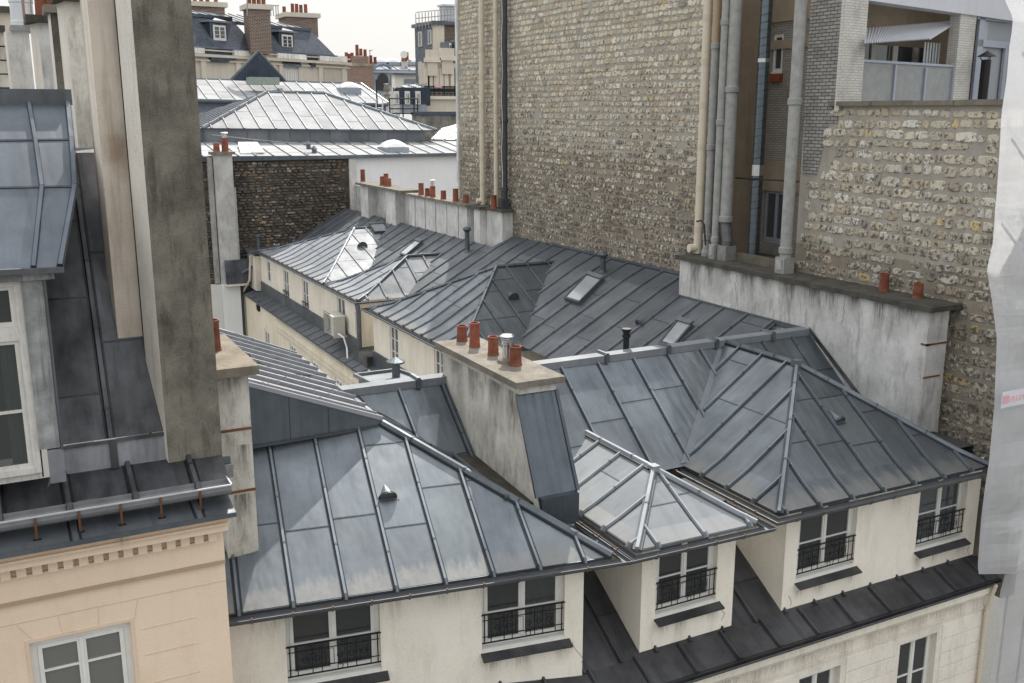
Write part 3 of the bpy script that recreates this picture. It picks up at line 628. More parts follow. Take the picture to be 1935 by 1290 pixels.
for a_ in (.3, .9, 1.2, a1 - .35, b1 + .1, b1 + .8, b1 + 1.5, b2 + .02): stain(FB, wa + wu * a_ + Z3 * (ZT - .02), wu, bn, rs.uniform(.3, .7), rs.uniform(.4, 1.0))
for a_ in (a2 - .05, a2 + .5, b2 - .2): stain(FB, wa + wu * a_ + Z3 * (zw - .14), wu, bn, .4, .4)
crack(FB, V((11.5, 13.498, -9.22)), X3, MY, .35, seed=2); crack(FB, V((18.45, 13.498, -9.3)), X3, MY, .4, seed=3); crack(FB, V((13.2, 13.498, -9.35)), X3, MY, .3, seed=6); crack(FB, wa + wu * (b2 + .15) + Z3 * (zw - .1), wu, bn, .5, seed=5)
for k in range(16): stain(FB, V((8.4 + k * .62, 12.86, -10.24)), X3, MY, rs.uniform(.4, .8), rs.uniform(.25, .6), off=.06)
for y_ in (14.2, 15.0): stain(FB, V((9.65, y_, ZT - .02)), MY, MX, .6, .9); stain(FB, V((13.03, y_, ZT - .02)), MY, MX, .6, .8)
mb = MB(); mb.box(M1[0] + .08, M1[1] - .1, 13.70, 13.71, ZT - .22, ZT - .06, 'curtain', (1.2, 1.15, .9)); mb.build('roller_blind', FB)
# --- lower slope between the dormers, walkway, gutter, lower facade
mb = MB(); sl = lambda y: ZB - .03 + .6 * (y - 13.42)
panels(mb, [V((2.3, 13.42, sl(13.42))), V((18.6, 13.42, sl(13.42))), V((18.6, 16.7, sl(16.7))), V((2.3, 16.7, sl(16.7)))], V((0, 13.42, sl(13.42))), X3, .78, .63, 2, 'zinc_dark', seed=21)
mb.face([V((2.3, 16.2, sl(16.2))), V((18.6, 16.2, sl(16.2))), V((18.6, 16.2, ZE)), V((2.3, 16.2, ZE))], 'zinc_dark', (1.5, 1.5, 1.5))
mb.build('lower_roof', FB)
WK = [V((2.3, 12.86, -9.93)), V((18.7, 12.86, -9.93)), V((18.7, 13.46, -9.66)), V((2.3, 13.46, -9.66))]
mb = MB(); panels(mb, WK, WK[0], X3, .98, .35, 2, 'zinc_dark', seed=22, seam=9, knob=False); mb.box(2.3, 18.7, 12.80, 12.88, -10.06, -9.94, 'zinc_dark', (.7, .7, .7)); mb.build('walkway_roof', FB)
gutter(FB, [V((2.3, 12.84, -9.97)), V((18.7, 12.84, -9.97))], 1, r=.055, rust=False)
mb = MB(); lw = [(15.86, 17.02, 0, 3.0), (13.2, 14.02, 0, 3.02)]; lw = [(15.88 - 2.3, 17.0 - 2.3, .9, 3.15), (13.1 - 2.3, 14.2 - 2.3, .9, 3.15)]
wall(mb, V((2.3, 12.95, -14)), X3, MY, 16.3, 3.95, lw, 'cream2', .25, c=(1.12, 1.12, 1.15))
mb.box(2.3, 18.62, 12.83, 12.97, -10.22, -10.05, 'cream2', (1.1, 1.1, 1.1)); mb.box(2.3, 18.62, 12.88, 12.97, -10.3, -10.22, 'cream2'); mb.box(2.3, 18.62, 12.92, 12.97, -10.62, -10.57, 'cream2', (1.1, 1.1, 1.1))
for k in range(7):      # rusticated courses right of the windows
    z = -11.05 - k * .34; mb.box(17.15, 18.6, 12.935, 12.96, z, z + .325, 'cream2', (1.15, 1.15, 1.18)); mb.box(14.35, 15.75, 12.935, 12.96, z, z + .325, 'cream2', (1.15, 1.15, 1.18))
    mb.box(8.3, 12.95, 12.935, 12.96, z, z + .325, 'cream2', (1.15, 1.15, 1.18))
mb.face([V((18.6, 12.95, -14)), V((18.6, 13.5, -14)), V((18.6, 13.5, -9.9)), V((18.6, 12.95, -9.9))], 'cream2')
mb.build('wall', FB)
for a_, b_ in ((15.88, 17.0), (13.1, 14.2)): window(FB, V((a_, 12.95, -13.1)), X3, MY, b_ - a_, 2.25, .2, bars=(.3, .6), curtain=[(.05, .3)])
mb = MB(); mb.tube([V((18.42, 12.72, -9.98)), V((18.42, 12.80, -10.3)), V((18.42, 12.86, -10.6)), V((18.42, 12.86, -13.9))], .045, 'pipeC', 10)
mb.lathe(V((18.42, 12.86, -10.75)), [(.06, 0), (.06, .09)], 'pipeC', 10); mb.build('downpipe', FB)
# --- vents on the front roofs
def on_plane(x, y, pts):
    n = (V(pts[1]) - V(pts[0])).cross(V(pts[2]) - V(pts[0])).normalized(); return PP(x, y, V(pts[0]), n)
pl = [BL, BR, BF]; u, v, n = basis(pl); cone_vent(FB, on_plane(733, 942, pl), u, v, n, .165, .34)
pl = [RC[1], RC[2], RA]; u, v, n = basis(pl); cone_vent(FB, on_plane(1586, 797, pl), u, v, n, .15, .34)
mb = MB(); p = V((12.75, 18.75, ZR)); mb.lathe(p, [(.07, 0), (.07, .28), (.1, .3), (.1, .36), (.08, .37), (.08, .42), (.11, .44), (.11, .5), (0, .5)], 'iron', 12); mb.build('roof_vent', FB)
mb = MB(); p = PZ(748, 705, -5.6); mb.lathe(V((p.x, 19.9, -5.9)), [(.09, 0), (.09, .5), (.2, .54), (.21, .58), (.0, .68)], 'zinc', 12); mb.build('roof_vent', FB)
# lightning cables across the slopes
def cable(name, pts, label, par=None, r=.008):
    mb = MB(); mb.tube(pts, r, 'wire', 5, caps=False); o = mb.build(name, par)
    if par is None: tag(o, label, 'cable')
    return o
# ============================================================ central chimney
CH = thing('chimney_stack', (8.4, 16.5, -7.5), 'tall cream chimney stack with corrugated zinc front and five outlets on its slab', 'chimney')
mb = MB(); yf = lambda z: 15.15 + (z + 4.9) * .449
A = [V((7.98, yf(-4.75), -4.75)), V((7.98, yf(-7.0), -7.0)), V((7.98, 16.3, -7.4)), V((7.98, 18.45, -5.4)), V((7.98, 18.45, -4.75))]
mb.face(A, 'concC'); B = [p + X3 * .72 for p in A]; mb.face(B[::-1], 'concC'); mb.face([A[1], A[0], B[0], B[1]], 'concC'); mb.face([A[4], A[3], B[3], B[4]], 'concC'); mb.face([A[2], A[1], B[1], B[2]], 'concC')
mb.box(7.97, 8.71, 15.02, 18.46, -4.9, -4.74, 'concC'); mb.build('shaft', CH)
mb = MB(); NS = 9; zt, zb = -4.93, -6.62
pr = [(7.95 + .80 * i / NS, .012 * (1 if i % 2 else -1)) for i in range(NS + 1)]
for (x0, d0), (x1, d1) in zip(pr, pr[1:]):
    f = lambda x, d, z: V((x + (.0 if z > -6 else .03), yf(z) - .05 - d, z))
    mb.face([f(x0, d0 * .6, zb), f(x1, d1 * .6, zb), f(x1, d1, zt), f(x0, d0, zt)], 'zinc', (.85, .87, .9), [(x0, 9 + zb), (x1, 9 + zb), (x1, 9 + zt), (x0, 9 + zt)])
mb.beam(V((7.95, yf(zt) - .03, zt)), V((7.95, yf(zb) - .03, zb)), .05, .05, 'zinc', up=MY, c=(.8, .8, .85)); mb.beam(V((8.75, yf(zt) - .03, zt)), V((8.78, yf(zb) - .03, zb)), .06, .06, 'zinc', up=MY, c=(.6, .6, .65))
mb.box(7.99, 8.74, yf(-6.95) - .03, yf(-6.62) - .02, -7.15, -6.6, 'zinc', (.6, .62, .66)); mb.build('corrugated_cladding', CH)
for y_, h_, w_ in ((15.6, 1.4, .7), (16.4, 1.2, .8), (17.3, 1.0, .7), (18.2, .8, .8)): stain(CH, V((7.975, y_, -4.76)), MY, MX, w_, h_, 'stainK')
stain(CH, V((7.975, 16.7, -5.05)), MY, MX, .16, .35)
mb = MB(); mb.box(7.84, 8.84, 14.9, 18.52, -4.76, -4.64, 'cap'); mb.build('cap', CH)
for (x, y, h, r) in ((873, 644, .33, .105), (897, 655, .50, .105), (932, 670, .37, .105), (974, 690, .37, .115)): p = PZ(x, y, -4.64); pot(CH, p, h, r)
p = PZ(958, 684, -4.64); mb = MB(); mb.lathe(p, [(.2, 0), (.18, .06), (.1, .09), (0, .09)], 'cap', 12); mb.build('mortar_bed', CH); mb = MB(); mb.lathe(p + Z3 * .06, [(.085, 0), (.085, .28), (.1, .285), (.1, .32), (.085, .33)], 'steel', 16); o = mb.build('chimney_pot', CH); cowlm(p + Z3 * .34, .085, o, .2)
mb = MB(); mb.hexa([V(q) for q in ((7.45, 14.5, -6.79), (7.98, 14.5, -6.94), (7.98, 16.9, -6.9), (7.45, 16.9, -6.75), (7.45, 14.5, -6.58), (7.98, 14.5, -6.76), (7.98, 16.9, -6.62), (7.45, 16.9, -6.52))], 'capD', (.8, .75, .7)); mb.beam(V((7.45, 14.5, -6.57)), V((7.45, 16.9, -6.5)), .07, .04, 'zinc'); mb.build('valley_gutter', FB)
# ============================================================ party wall stack on the left of the front roof
LS = thing('chimney_stack', (2.95, 15.5, -7), 'narrow stained chimney stack with broken red pot, right of the peach building', 'chimney')
mb = MB(); mb.box(2.72, 3.2, 14.85, 17.0, -8.0, -3.84, 'concC')
for z in (-4.75, -5.75): mb.box(2.71, 3.21, 14.835, 17.0, z - .02, z + .02, 'rust')
mb.build('shaft', LS)
for x_, z_, w_, h_, m_ in ((2.74, -3.9, .4, .6, 'stain'), (2.8, -5.8, .36, .9, 'stainK'), (2.72, -4.8, .3, .6, 'stain'), (2.95, -5.0, .22, .7, 'stainK')): stain(LS, V((x_, 14.85, z_)), X3, MY, w_, h_, m_, off=.006)
mb = MB(); mb.box(2.62, 3.32, 14.62, 17.05, -3.86, -3.72, 'cap', (1.1, 1.05, .98)); mb.build('cap', LS); pot(LS, PZ(405, 662, -3.72), .5, .105)
# ============================================================ right parapet chimney wall
PW = thing('parapet_chimney_wall', (18.4, 19, -8), 'long whitish parapet wall with black slab, pipes and three clay pots', 'chimney wall')
mb = MB(); mb.box(18.0, 18.62, 14.75, 23.75, -8.6, -4.28, 'conc')
mb.box(17.985, 18.1, 14.735, 14.9, -5.05, -5.01, 'rust'); mb.box(17.985, 18.63, 14.735, 14.76, -5.05, -5.01, 'rust'); mb.box(17.985, 18.5, 14.735, 14.76, -5.8, -5.76, 'rust'); mb.box(18.62, 18.9, 14.95, 23.7, -8.6, -4.2, 'conc'); mb.build('shaft', PW)
for k in range(11): stain(PW, V((18.0, 15.6 + k * .78, -4.28)), MY, MX, rs.uniform(.4, .9), rs.uniform(.3, 1.1), 'stainK')
crack(PW, V((17.998, 21.2, -4.3)), MY, MX, .7, seed=8); crack(PW, V((17.998, 17.2, -4.3)), MY, MX, .9, seed=9)
mb = MB(); mb.box(17.88, 18.9, 14.62, 23.85, -4.28, -4.16, 'capD'); mb.build('cap', PW)
for x, y, h, r in ((1659, 541, .42, .11), (1723, 553, .34, .11), (1361, 482, .26, .1)): p = PX(x, y, 18.4) ; p.z = -4.16; p = PZ(x, y, -4.16) if PZ(x, y, -4.16).x < 18.8 else V((18.6, p.y, -4.16)); pot(PW, p, h, r)
mb = MB()
for k in range(1): mb.face([V((17.96, 15.6, -7.35)), V((17.96, 18.3, ZR - .02)), V((17.96, 18.3, ZR + .12)), V((17.96, 15.6, -7.2))], 'zinc_dark', (1.6, 1.6, 1.6)); mb.face([V((17.97, 18.3, ZR - .1)), V((17.97, 23.8, ZR - .1)), V((17.97, 23.8, ZR + .06)), V((17.97, 18.3, ZR + .06))], 'zinc')
mb.build('flashing', PW)
# ============================================================ rear wing along the courtyard
RBu = thing('courtyard_wing_building', (14, 38, GZ), 'long cream courtyard wing with three hipped zinc roofs and a sloping zinc roof behind', 'building')
XT, sL = 18.0, .56; lz = lambda x: ZR - sL * (XT - x); XE = XT + (ZE - ZR) / sL
mb = MB(); panels(mb, [V((XE, 19.5, ZE)), V((XE, 55.3, ZE)), V((XT, 55.3, ZR)), V((XT, 19.5, ZR))], V((XE, 0, ZE)), Y3, 1.02, .25, .5, 'zinc_dull', seed=31, seam=2.2, bw=.075); mb.build('roof', RBu)
mb = MB(); panels(mb, [V((XT, 23.8, ZR)), V((XT, 36.3, ZR)), V((18.9, 36.3, ZR + .42)), V((18.9, 23.8, ZR + .42))], V((XT, 0, ZR)), Y3, 1.02, .25, 2, 'zinc', seed=32, seam=2.2); mb.beam(V((18.86, 23.8, ZR + .42)), V((18.86, 33.4, ZR + .42)), .05, .08, 'zinc'); mb.build('roof', RBu)
def wing(xe, y0, y1, zr, xa, xr, m, seeds, sp=.8, offs=(.3, .3, .3)):   # y0 near eave, y1 far eave
    ym = (y0 + y1) / 2; A = V((xa, ym, zr)); B = V((xr, ym, zr)); n0, f0 = V((xe, y0, ZE)), V((xe, y1, ZE)); nr, fr_ = V((xr, y0, ZE)), V((xr, y1, ZE))
    slope('roof', RBu, f0, n0, A, A, sp=sp, off=offs[0], seed=seeds, m=m, flare=(.2, .09), bw=.07)
    slope('roof', RBu, n0, nr, B, A, sp=sp * 1.05, off=offs[1], seed=seeds + 1, m=m if m != 'zinc' else 'zinc', flare=(.12, .04), bw=.07)
    slope('roof', RBu, fr_, f0, A, B, sp=sp, off=offs[2], seed=seeds + 2, m=m, bw=.07)
    mb = MB(); cap_line(mb, hippts(n0, A, .2, .09), w=.12); cap_line(mb, hippts(f0, A, .2, .09), w=.12); cap_line(mb, [A, B], w=.12); mb.build('hip_cap', RBu)
wing(12.35, 27.3, 35.56, -5.4, 15.74, 18.1, 'zinc', 41, .82, (.36, .3, .3))
wing(12.5, 37.2, 41.6, -6.02, 15.5, 18.1, 'zinc_light', 46, .78, (.35, .4, .3))
wing(12.5, 41.8, 53.5, -5.7, 15.95, 18.1, 'zinc_light', 51, .86, (.57, .4, .3))
gutter(RBu, [V((12.45, 53.5, ZE - .03)), V((12.4, 37.1, ZE - .03)), V((16.6, 37.05, ZE - .03))], 1, r=.07, sp=1.2, rust=False)
gutter(RBu, [V((14.6, 35.66, ZE - .03)), V((12.25, 35.66, ZE - .03)), V((12.25, 27.2, ZE - .03)), V((15.2, 27.15, ZE - .03))], 1, r=.07, sp=1.2, rust=False)
# walls: facing -X, recessed above the ledge
zl = -9.45
def xwall(x, ya, yb, zb, zt, ops, m, d=.1, c=(1, 1, 1)):   # ya far > yb near ; u = -Y ; n = -X
    mb = MB(); O = V((x, ya, zb)); wall(mb, O, MY, MX, ya - yb, zt - zb, [(ya - a, ya - b, c0 - zb, c1 - zb) for a, b, c0, c1 in ops], m, d, c); return mb
w2 = [(49.0, 48.0, -9.15, -7.6), (45.6, 44.6, -9.15, -7.6), (40.3, 39.2, -9.15, -7.55), (38.0, 37.5, -8.9, -7.9), (52.3, 51.6, -8.9, -7.6)]
xwall(12.6, 53.6, 37.15, zl, ZE, w2, 'cream2', c=(1.12, 1.12, 1.12)).build('wall', RBu)
for a, b, c0, c1 in w2: window(RBu, V((12.6, a, c0)), MY, MX, a - b, c1 - c0, .09, bars=(.5,), gl='glassD', room=False, sill=True, leaves=2 if a - b > .8 else 1)
for a, b in ((49.0, 48.0), (45.6, 44.6)):
    mb = MB(); mb.beam(V((12.55, a, -8.75)), V((12.55, b, -8.75)), .04, .04, 'iron'); mb.beam(V((12.55, a, -9.0)), V((12.55, b, -9.0)), .03, .03, 'iron')
    for k in range(5): mb.tube([V((12.55, lerp(V((a, 0, 0)), V((b, 0, 0)), k / 4).x, -9.05)), V((12.55, lerp(V((a, 0, 0)), V((b, 0, 0)), k / 4).x, -8.72))], .012, 'iron', 5)
    mb.build('railing', RBu)
mb = MB(); mb.face([V((12.6, 37.15, zl)), V((16.5, 37.15, zl)), V((16.5, 37.15, ZE)), V((12.6, 37.15, ZE))], 'cream2', (1.15, 1.12, 1.05)); mb.build('wall', RBu)
w3 = [(33.75, 32.85, -9.15, -7.55), (29.6, 28.7, -9.15, -7.55)]
xwall(12.5, 35.5, 27.4, zl, ZE, w3, 'cream2', c=(1.15, 1.15, 1.15)).build('wall', RBu)
for a, b, c0, c1 in w3: window(RBu, V((12.5, a, c0)), MY, MX, a - b, c1 - c0, .09, bars=(.33, .66), gl='glassD', room=False)
mb = MB(); mb.face([V((16, 35.5, zl)), V((12.5, 35.5, zl)), V((12.5, 35.5, ZE)), V((16, 35.5, ZE))], 'cream2'); mb.build('wall', RBu); mb = MB(); mb.face([V((12.5, 27.4, zl)), V((16.5, 27.4, zl)), V((16.5, 27.4, ZE)), V((12.5, 27.4, ZE))], 'cream2'); mb.build('wall', RBu); mb = MB(); mb.box(12.2, 17, 35.5, 37.15, -10, zl + .25, 'zinc_dark', (1.6, 1.6, 1.6)); mb.build('flat_roof', RBu)
# zinc skirting under the windows and the ledge
mb = MB()
y = 53.6
while y > 27.5:
    y1 = y - 1.0
    if not (y > 35.6 and y1 < 37.1):
        t = random.uniform(.75, 1.1); xx = 12.55 if y > 36.5 else 12.45; mb.box(xx - .02, xx + .05, max(y1 + .012, 27.4), y, zl - .15, -8.98, 'zinc_dull', (t, t, t))
    y = y1
    if 35.6 < y < 37.1 and mb.v: mb.build('zinc_skirting', RBu); mb = MB()
mb.build('zinc_skirting', RBu)
mb = MB(); pts = [V((11.85, 27.3, -9.78)), V((11.85, 55.3, -9.78)), V((12.62, 55.3, -9.5)), V((12.62, 27.3, -9.5))]
panels(mb, pts, V((11.85, 0, -9.78)), Y3, .9, .3, 2, 'zinc_dull', seed=61, seam=9, bw=.05, bh=.03); mb.box(11.83, 11.9, 27.3, 55.3, -9.86, -9.79, 'zinc_dull'); mb.build('ledge_roof', RBu)
lo = [(50.9, 49.9, -13, -11.0), (45.9, 44.9, -12.6, -10.75), (42.3, 41.3, -12.6, -10.75), (38.9, 38.0, -12.6, -10.75), (35.4, 34.5, -12.6, -10.75), (31.8, 30.9, -12.6, -10.75)]
xwall(11.95, 55.3, 20.6, GZ, -9.8, lo, 'cream2', .1, c=(1.05, 1.02, .95)).build('wall', RBu)
for a, b, c0, c1 in lo: window(RBu, V((11.95, a, c0)), MY, MX, a - b, c1 - c0, .09, gl='glassD', room=False)
mb = MB()
for z in (-10.0, -10.32): mb.box(11.88, 11.96, 27.3, 48.2, z - .03, z, 'cream2')
mb.box(11.9, 11.96, 27.3, 48.2, -10.62, -10.6, 'cream2', (.8, .8, .8)); mb.build('cornice', RBu)
mb = MB(); mb.tube([V((12.38, 37.0, -7.4)), V((12.42, 36.98, -7.7)), V((12.42, 36.98, -9.2)), V((12.3, 37.0, -9.35))], .1, 'pipeK', 10, c=(1.8, 1.8, 1.9)); mb.build('downpipe', RBu)
mb = MB(); mb.tube([V((12.4, 53.9, -7.5)), V((12.2, 54.2, -7.7)), V((12.1, 54.3, -9.0)), V((11.9, 55.0, -9.7))], .06, 'pipeC', 8); mb.build('downpipe', RBu)
# fallen gutter on brackets beside the ledge
mb = MB(); a, b = V((12.0, 34.8, -9.55)), V((11.95, 27.5, -9.6)); mb.tube([a, b], .05, 'gutter', 8, c=(2, 2, 2))
for k in range(12): p = lerp(a, b, k / 11); mb.box(p.x - .02, p.x + .02, p.y - .03, p.y + .03, -9.9, -9.55, 'gutter', (1.4, 1.4, 1.4))
mb.build('gutter', RBu)
# far end block
mb = MB(); mb.box(12.3, 13.6, 53.6, 55.4, -9.5, -7.6, 'cream2'); mb.box(12.1, 13.8, 53.5, 55.4, -7.5, -7.35, 'zinc_dull'); mb.lathe(V((12.7, 54.3, -7.4)), [(.09, 0), (.09, .7), (.16, .75), (.16, .85), (0, .9)], 'zinc_dull', 10); mb.build('end_block', RBu)
mb = MB(); mb.box(10.95, 12.2, 54.6, 55.4, -9.2, -7.9, 'zinc_dark', (1.8, 1.9, 2.1)); mb.box(10.85, 12.1, 54.5, 55.45, -9.3, -9.2, 'cream2'); mb.build('roof_box', RBu)
# skylights and vents
lp = [V((XE, 0, ZE)), V((XE, 1, ZE)), V((XT, 1, ZR))]; lu, lv, ln = basis(lp)
if lu.y < 0: lu = -lu
def lean(x, y): return PP(x, y, lp[0], ln)
def sky(pl, n, c, h=.1): skylight(RBu, [PP(x, y, pl[0], n) for x, y in c], n, h)
sky(lp, ln, ((1068, 568), (1096, 577), (1141, 531), (1113, 521))); sky(lp, ln, ((1250, 652), (1275, 660), (1311, 617), (1284, 609))); sky(lp, ln, ((757, 482), (768, 486), (799, 460), (788, 456)))
w1 = [V((12.5, 41.8, ZE)), V((18.1, 41.8, ZE)), V((15.95, 47.65, -5.7))]; _, _, n1 = basis(w1)
sky(w1, n1, ((707, 442), (736, 440), (725, 425), (697, 427)))
pl = w1; u, v, n = basis(pl); cone_vent(RBu, on_plane(685, 466, pl), u, v, n, .26, .5, 'zinc_light')
pl = [V((12.35, 27.3, ZE)), V((18.1, 27.3, ZE)), V((15.74, 31.43, -5.4))]; u, v, n = basis(pl); cone_vent(RBu, on_plane(971, 563, pl), u, v, n, .2, .38)
cone_vent(RBu, lean(1208, 614), lu, lv, ln, .18, .45)
for (x, y, h, r) in ((1139, 512, .55, .1), (883, 474, .9, .1)):
    mb = MB(); p = PX(x, y, 17.7); p = lean(x, y); mb.lathe(p - Z3 * .1, [(.16, 0), (.1, .15), (r, .2), (r, h), (.17, h + .08), (.19, h + .12), (.12, h + .2), (0, h + .22)], 'zinc_dull', 12); mb.build('roof_vent', RBu)
# ============================================================ air conditioner on the courtyard wall
AC = thing('air_conditioner', (12.25, 39.9, -9.2), 'beige air conditioning unit hung on the courtyard wing wall beside a window, white hose below', 'air conditioner')
mb = MB(); mb.box(11.95, 12.45, 38.85, 40.15, -9.05, -8.25, 'ac'); mb.box(11.94, 12.46, 38.84, 40.16, -8.27, -8.23, 'ac', (1.1, 1.1, 1.1)); mb.build('casing', AC)
mb = MB(); c = V((11.935, 39.65, -8.6))
for k in range(9): z = -8.98 + k * .1; mb.box(11.92, 11.95, 39.2, 40.12, z, z + .035, 'ac', (.35, .35, .35))
mb.lathe(c - X3 * .02, [(.32, 0), (.32, .02), (.3, .02)], 'ac', 20, c=(.5, .5, .5), ax=X3); mb.build('fan_grille', AC)
mb = MB(); mb.tube([V((12.1, 38.7, -8.9)), V((12.2, 38.3, -9.0)), V((12.25, 38.1, -9.4)), V((12.1, 37.6, -9.7)), V((12.1, 37.3, -10.0))], .035, 'white', 8); mb.build('hose', AC)
mb = MB(); mb.box(11.95, 12.6, 38.85, 38.9, -9.12, -9.05, 'ac'); mb.box(11.95, 12.6, 40.0, 40.05, -9.12, -9.05, 'ac'); mb.build('bracket', AC)
mb = MB(); p = PX(489, 580, 11.9); mb.lathe(p - Z3 * .25, [(.02, 0), (.12, .1), (.14, .38), (.05, .48), (.02, .6)], 'iron', 8); mb.beam(p + Z3 * .3 + X3 * .15, p + Z3 * .3, .03, .03, 'iron'); tag(mb.build('wall_lantern'), 'small black iron lantern on the lower courtyard wall', 'lantern')
# ============================================================ far parapet chimney walls
FP = thing('parapet_chimney_wall', (18, 45, -7), 'far whitish parapet chimney wall behind the hipped courtyard roofs with a row of clay pots', 'chimney wall')
def pbox(x0, x1, y0, y1, zt, m='concL', zb=-7.2):
    mb = MB(); mb.box(x0, x1, y0, y1, zb, zt, m); mb.build('shaft', FP)
pbox(18.0, 18.62, 38.74, 45.4, -3.98); pbox(18.25, 18.62, 45.4, 52.0, -3.86, 'conc'); pbox(17.75, 18.3, 46.6, 48.0, -3.86); pbox(17.75, 18.3, 50.6, 51.8, -3.86)
pbox(18.1, 18.5, 37.7, 38.26, -4.0); pbox(18.4, 18.89, 36.2, 37.65, -4.0); pbox(18.45, 18.9, 37.65, 55, -4.1, 'conc')
mb = MB(); mb.box(17.85, 18.78, 38.6, 45.55, -3.98, -3.86, 'cap'); mb.box(17.6, 18.78, 45.55, 52.2, -3.86, -3.74, 'cap', (.8, .8, .8)); mb.build('cap', FP); mb = MB(); mb.box(18.0, 18.88, 37.55, 38.58, -4.0, -3.88, 'capD', (1.3, 1.3, 1.3)); mb.build('cap', FP); mb = MB(); mb.box(18.28, 18.88, 36.05, 37.54, -4.0, -3.9, 'capD', (1.3, 1.3, 1.3)); mb.build('cap', FP)
mb = MB(); y = 39.6
while y < 45.2: mb.box(17.985, 18.0, y, y + .05, -6.9, -4.0, 'conc', (.55, .55, .55)); y += 1.25
mb.build('panel_joints', FP)
for x, y, h in ((686, 347, .65), (723, 356, .45), (730, 353, .62), (735, 358, .4), (796, 369, .55), (808, 372, .36), (818, 374, .5), (838, 378, .38), (861, 382, .55), (880, 385, .35), (933, 392, .55)):
    p = PX(x, y, 18.15 if x < 900 else 18.3); p.z = -3.74 if p.y > 45.5 else (-3.86 if p.y > 37.4 else -3.9); pot(FP, p, h, .13 if x < 800 else .125, cowl=(x == 818))
# ============================================================ tall party wall building on the right
TW = thing('stone_party_wall_building', (19.5, 32, GZ), 'tall windowless rubble stone party wall of pale squared stones with pipes running up it', 'building')
HT = 5.9
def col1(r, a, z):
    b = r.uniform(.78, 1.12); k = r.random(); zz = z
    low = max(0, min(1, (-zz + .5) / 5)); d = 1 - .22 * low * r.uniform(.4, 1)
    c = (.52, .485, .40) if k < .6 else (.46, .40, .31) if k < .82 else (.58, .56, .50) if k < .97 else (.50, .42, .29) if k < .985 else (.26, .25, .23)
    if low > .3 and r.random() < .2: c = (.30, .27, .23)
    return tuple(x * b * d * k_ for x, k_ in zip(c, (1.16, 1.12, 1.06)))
mb = MB()
Y0, Y1 = 23.3, 41.5
mb.face([V((18.9, Y1, -8)), V((18.9, Y0, -8)), V((18.9, Y0, -1.8)), V((18.9, Y1, -1.0))], 'mortB'); mb.face([V((18.9, Y1, -1.0)), V((18.9, Y0, -1.8)), V((18.9, Y0, HT)), V((18.9, Y1, HT))], 'mort')
mb.face([V((30, Y1, -8)), V((18.9, Y1, -8)), V((18.9, Y1, HT)), V((30, Y1, HT))], 'conc'); mb.face([V((18.9, Y1, HT)), V((18.9, Y0, HT)), V((30, Y0, HT)), V((30, Y1, HT))], 'zinc_dull'); mb.box(30, 30.3, 19.2, 41.5, -8, HT, 'conc')
mb.box(18.82, 18.93, Y1 - .12, Y1 + .06, -8, HT, 'conc', (1.3, 1.3, 1.3)); mb.build('wall', TW)
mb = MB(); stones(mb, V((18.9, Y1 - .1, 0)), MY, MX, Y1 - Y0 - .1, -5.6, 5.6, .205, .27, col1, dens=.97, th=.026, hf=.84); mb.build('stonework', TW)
# light well recess: far reveal, back wall, windows
mb = MB(); mb.face([V((18.9, Y0, -6)), V((20.65, Y0, -6)), V((20.65, Y0, HT)), V((18.9, Y0, HT))], 'brown'); mb.build('wall', TW)
mb = MB(); O = V((20.65, Y0, -6)); wo_ = [(23.3 - 23.35 + .5, 1.15, 7.6 - .2, 8.55), (.75, 2.0, 1.5, 3.35)]
wa_ = [PX(1452, 140, 20.65), PX(1482, 62, 20.65)]; wb_ = [PX(1440, 455, 20.65), PX(1490, 362, 20.65)]; print('win', wa_, wb_)
ops = [(Y0 - wa_[0].y, Y0 - wa_[1].y, wa_[0].z + 6, wa_[1].z + 6), (max(.05, Y0 - wb_[0].y), Y0 - wb_[1].y, wb_[0].z + 6, wb_[1].z + 6)]; print(ops)
ops = [(max(.05, a), b, c, d) for a, b, c, d in ops]
wall(mb, O, MY, MX, 3.35, HT + 6, ops, 'brickG', .12); mb.box(20.6, 20.65, 19.96, Y0, -2.3, -1.45, 'brown'); mb.box(20.61, 20.65, 19.96, Y0, 1.75, 2.0, 'brown'); mb.box(20.6, 20.65, 19.96, Y0, 2.5, 3.4, 'brown'); mb.build('wall', TW)
for a, b, c, d in ops: window(TW, V((20.65, Y0 - a, c - 6)), MY, MX, b - a, d - c, .1, bars=(), gl='glassD', room=False, fr='alu' if c < 4 else 'white', leaves=2 if c < 4 else 1, fw=.05)
mb = MB(); mb.box(20.5, 20.65, Y0 - ops[0][1] - .05, Y0 - ops[0][0], ops[0][2] - 6.22, ops[0][2] - 6.0, 'rust', (1.2, .8, .8)); mb.build('window_ledge', TW)
mb = MB(); mb.face([V((18.9, 23.3, -4.2)), V((18.9, 19.6, -4.2)), V((20.65, 19.6, -4.2)), V((20.65, 23.3, -4.2))], 'capD'); mb.box(18.75, 19.0, 19.9, 22.2, -4.25, -3.95, 'cap', (.7, .7, .65)); mb.build('well_floor', TW)
# brick pier and whitewashed quoin
mb = MB(); mb.face([V((18.9, 19.85, -1.6)), V((18.9, 19.35, -1.6)), V((18.9, 19.05, -.3)), V((18.9, 18.75, -.3)), V((18.9, 18.65, HT)), V((18.9, 19.95, HT)), V((18.9, 19.95, 0))], 'brickD')
mb.face([V((18.9, 19.95, -6)), V((20.65, 19.95, -6)), V((20.65, 19.95, HT)), V((18.9, 19.95, HT))][::-1], 'brickD'); mb.build('brick_pier', TW)
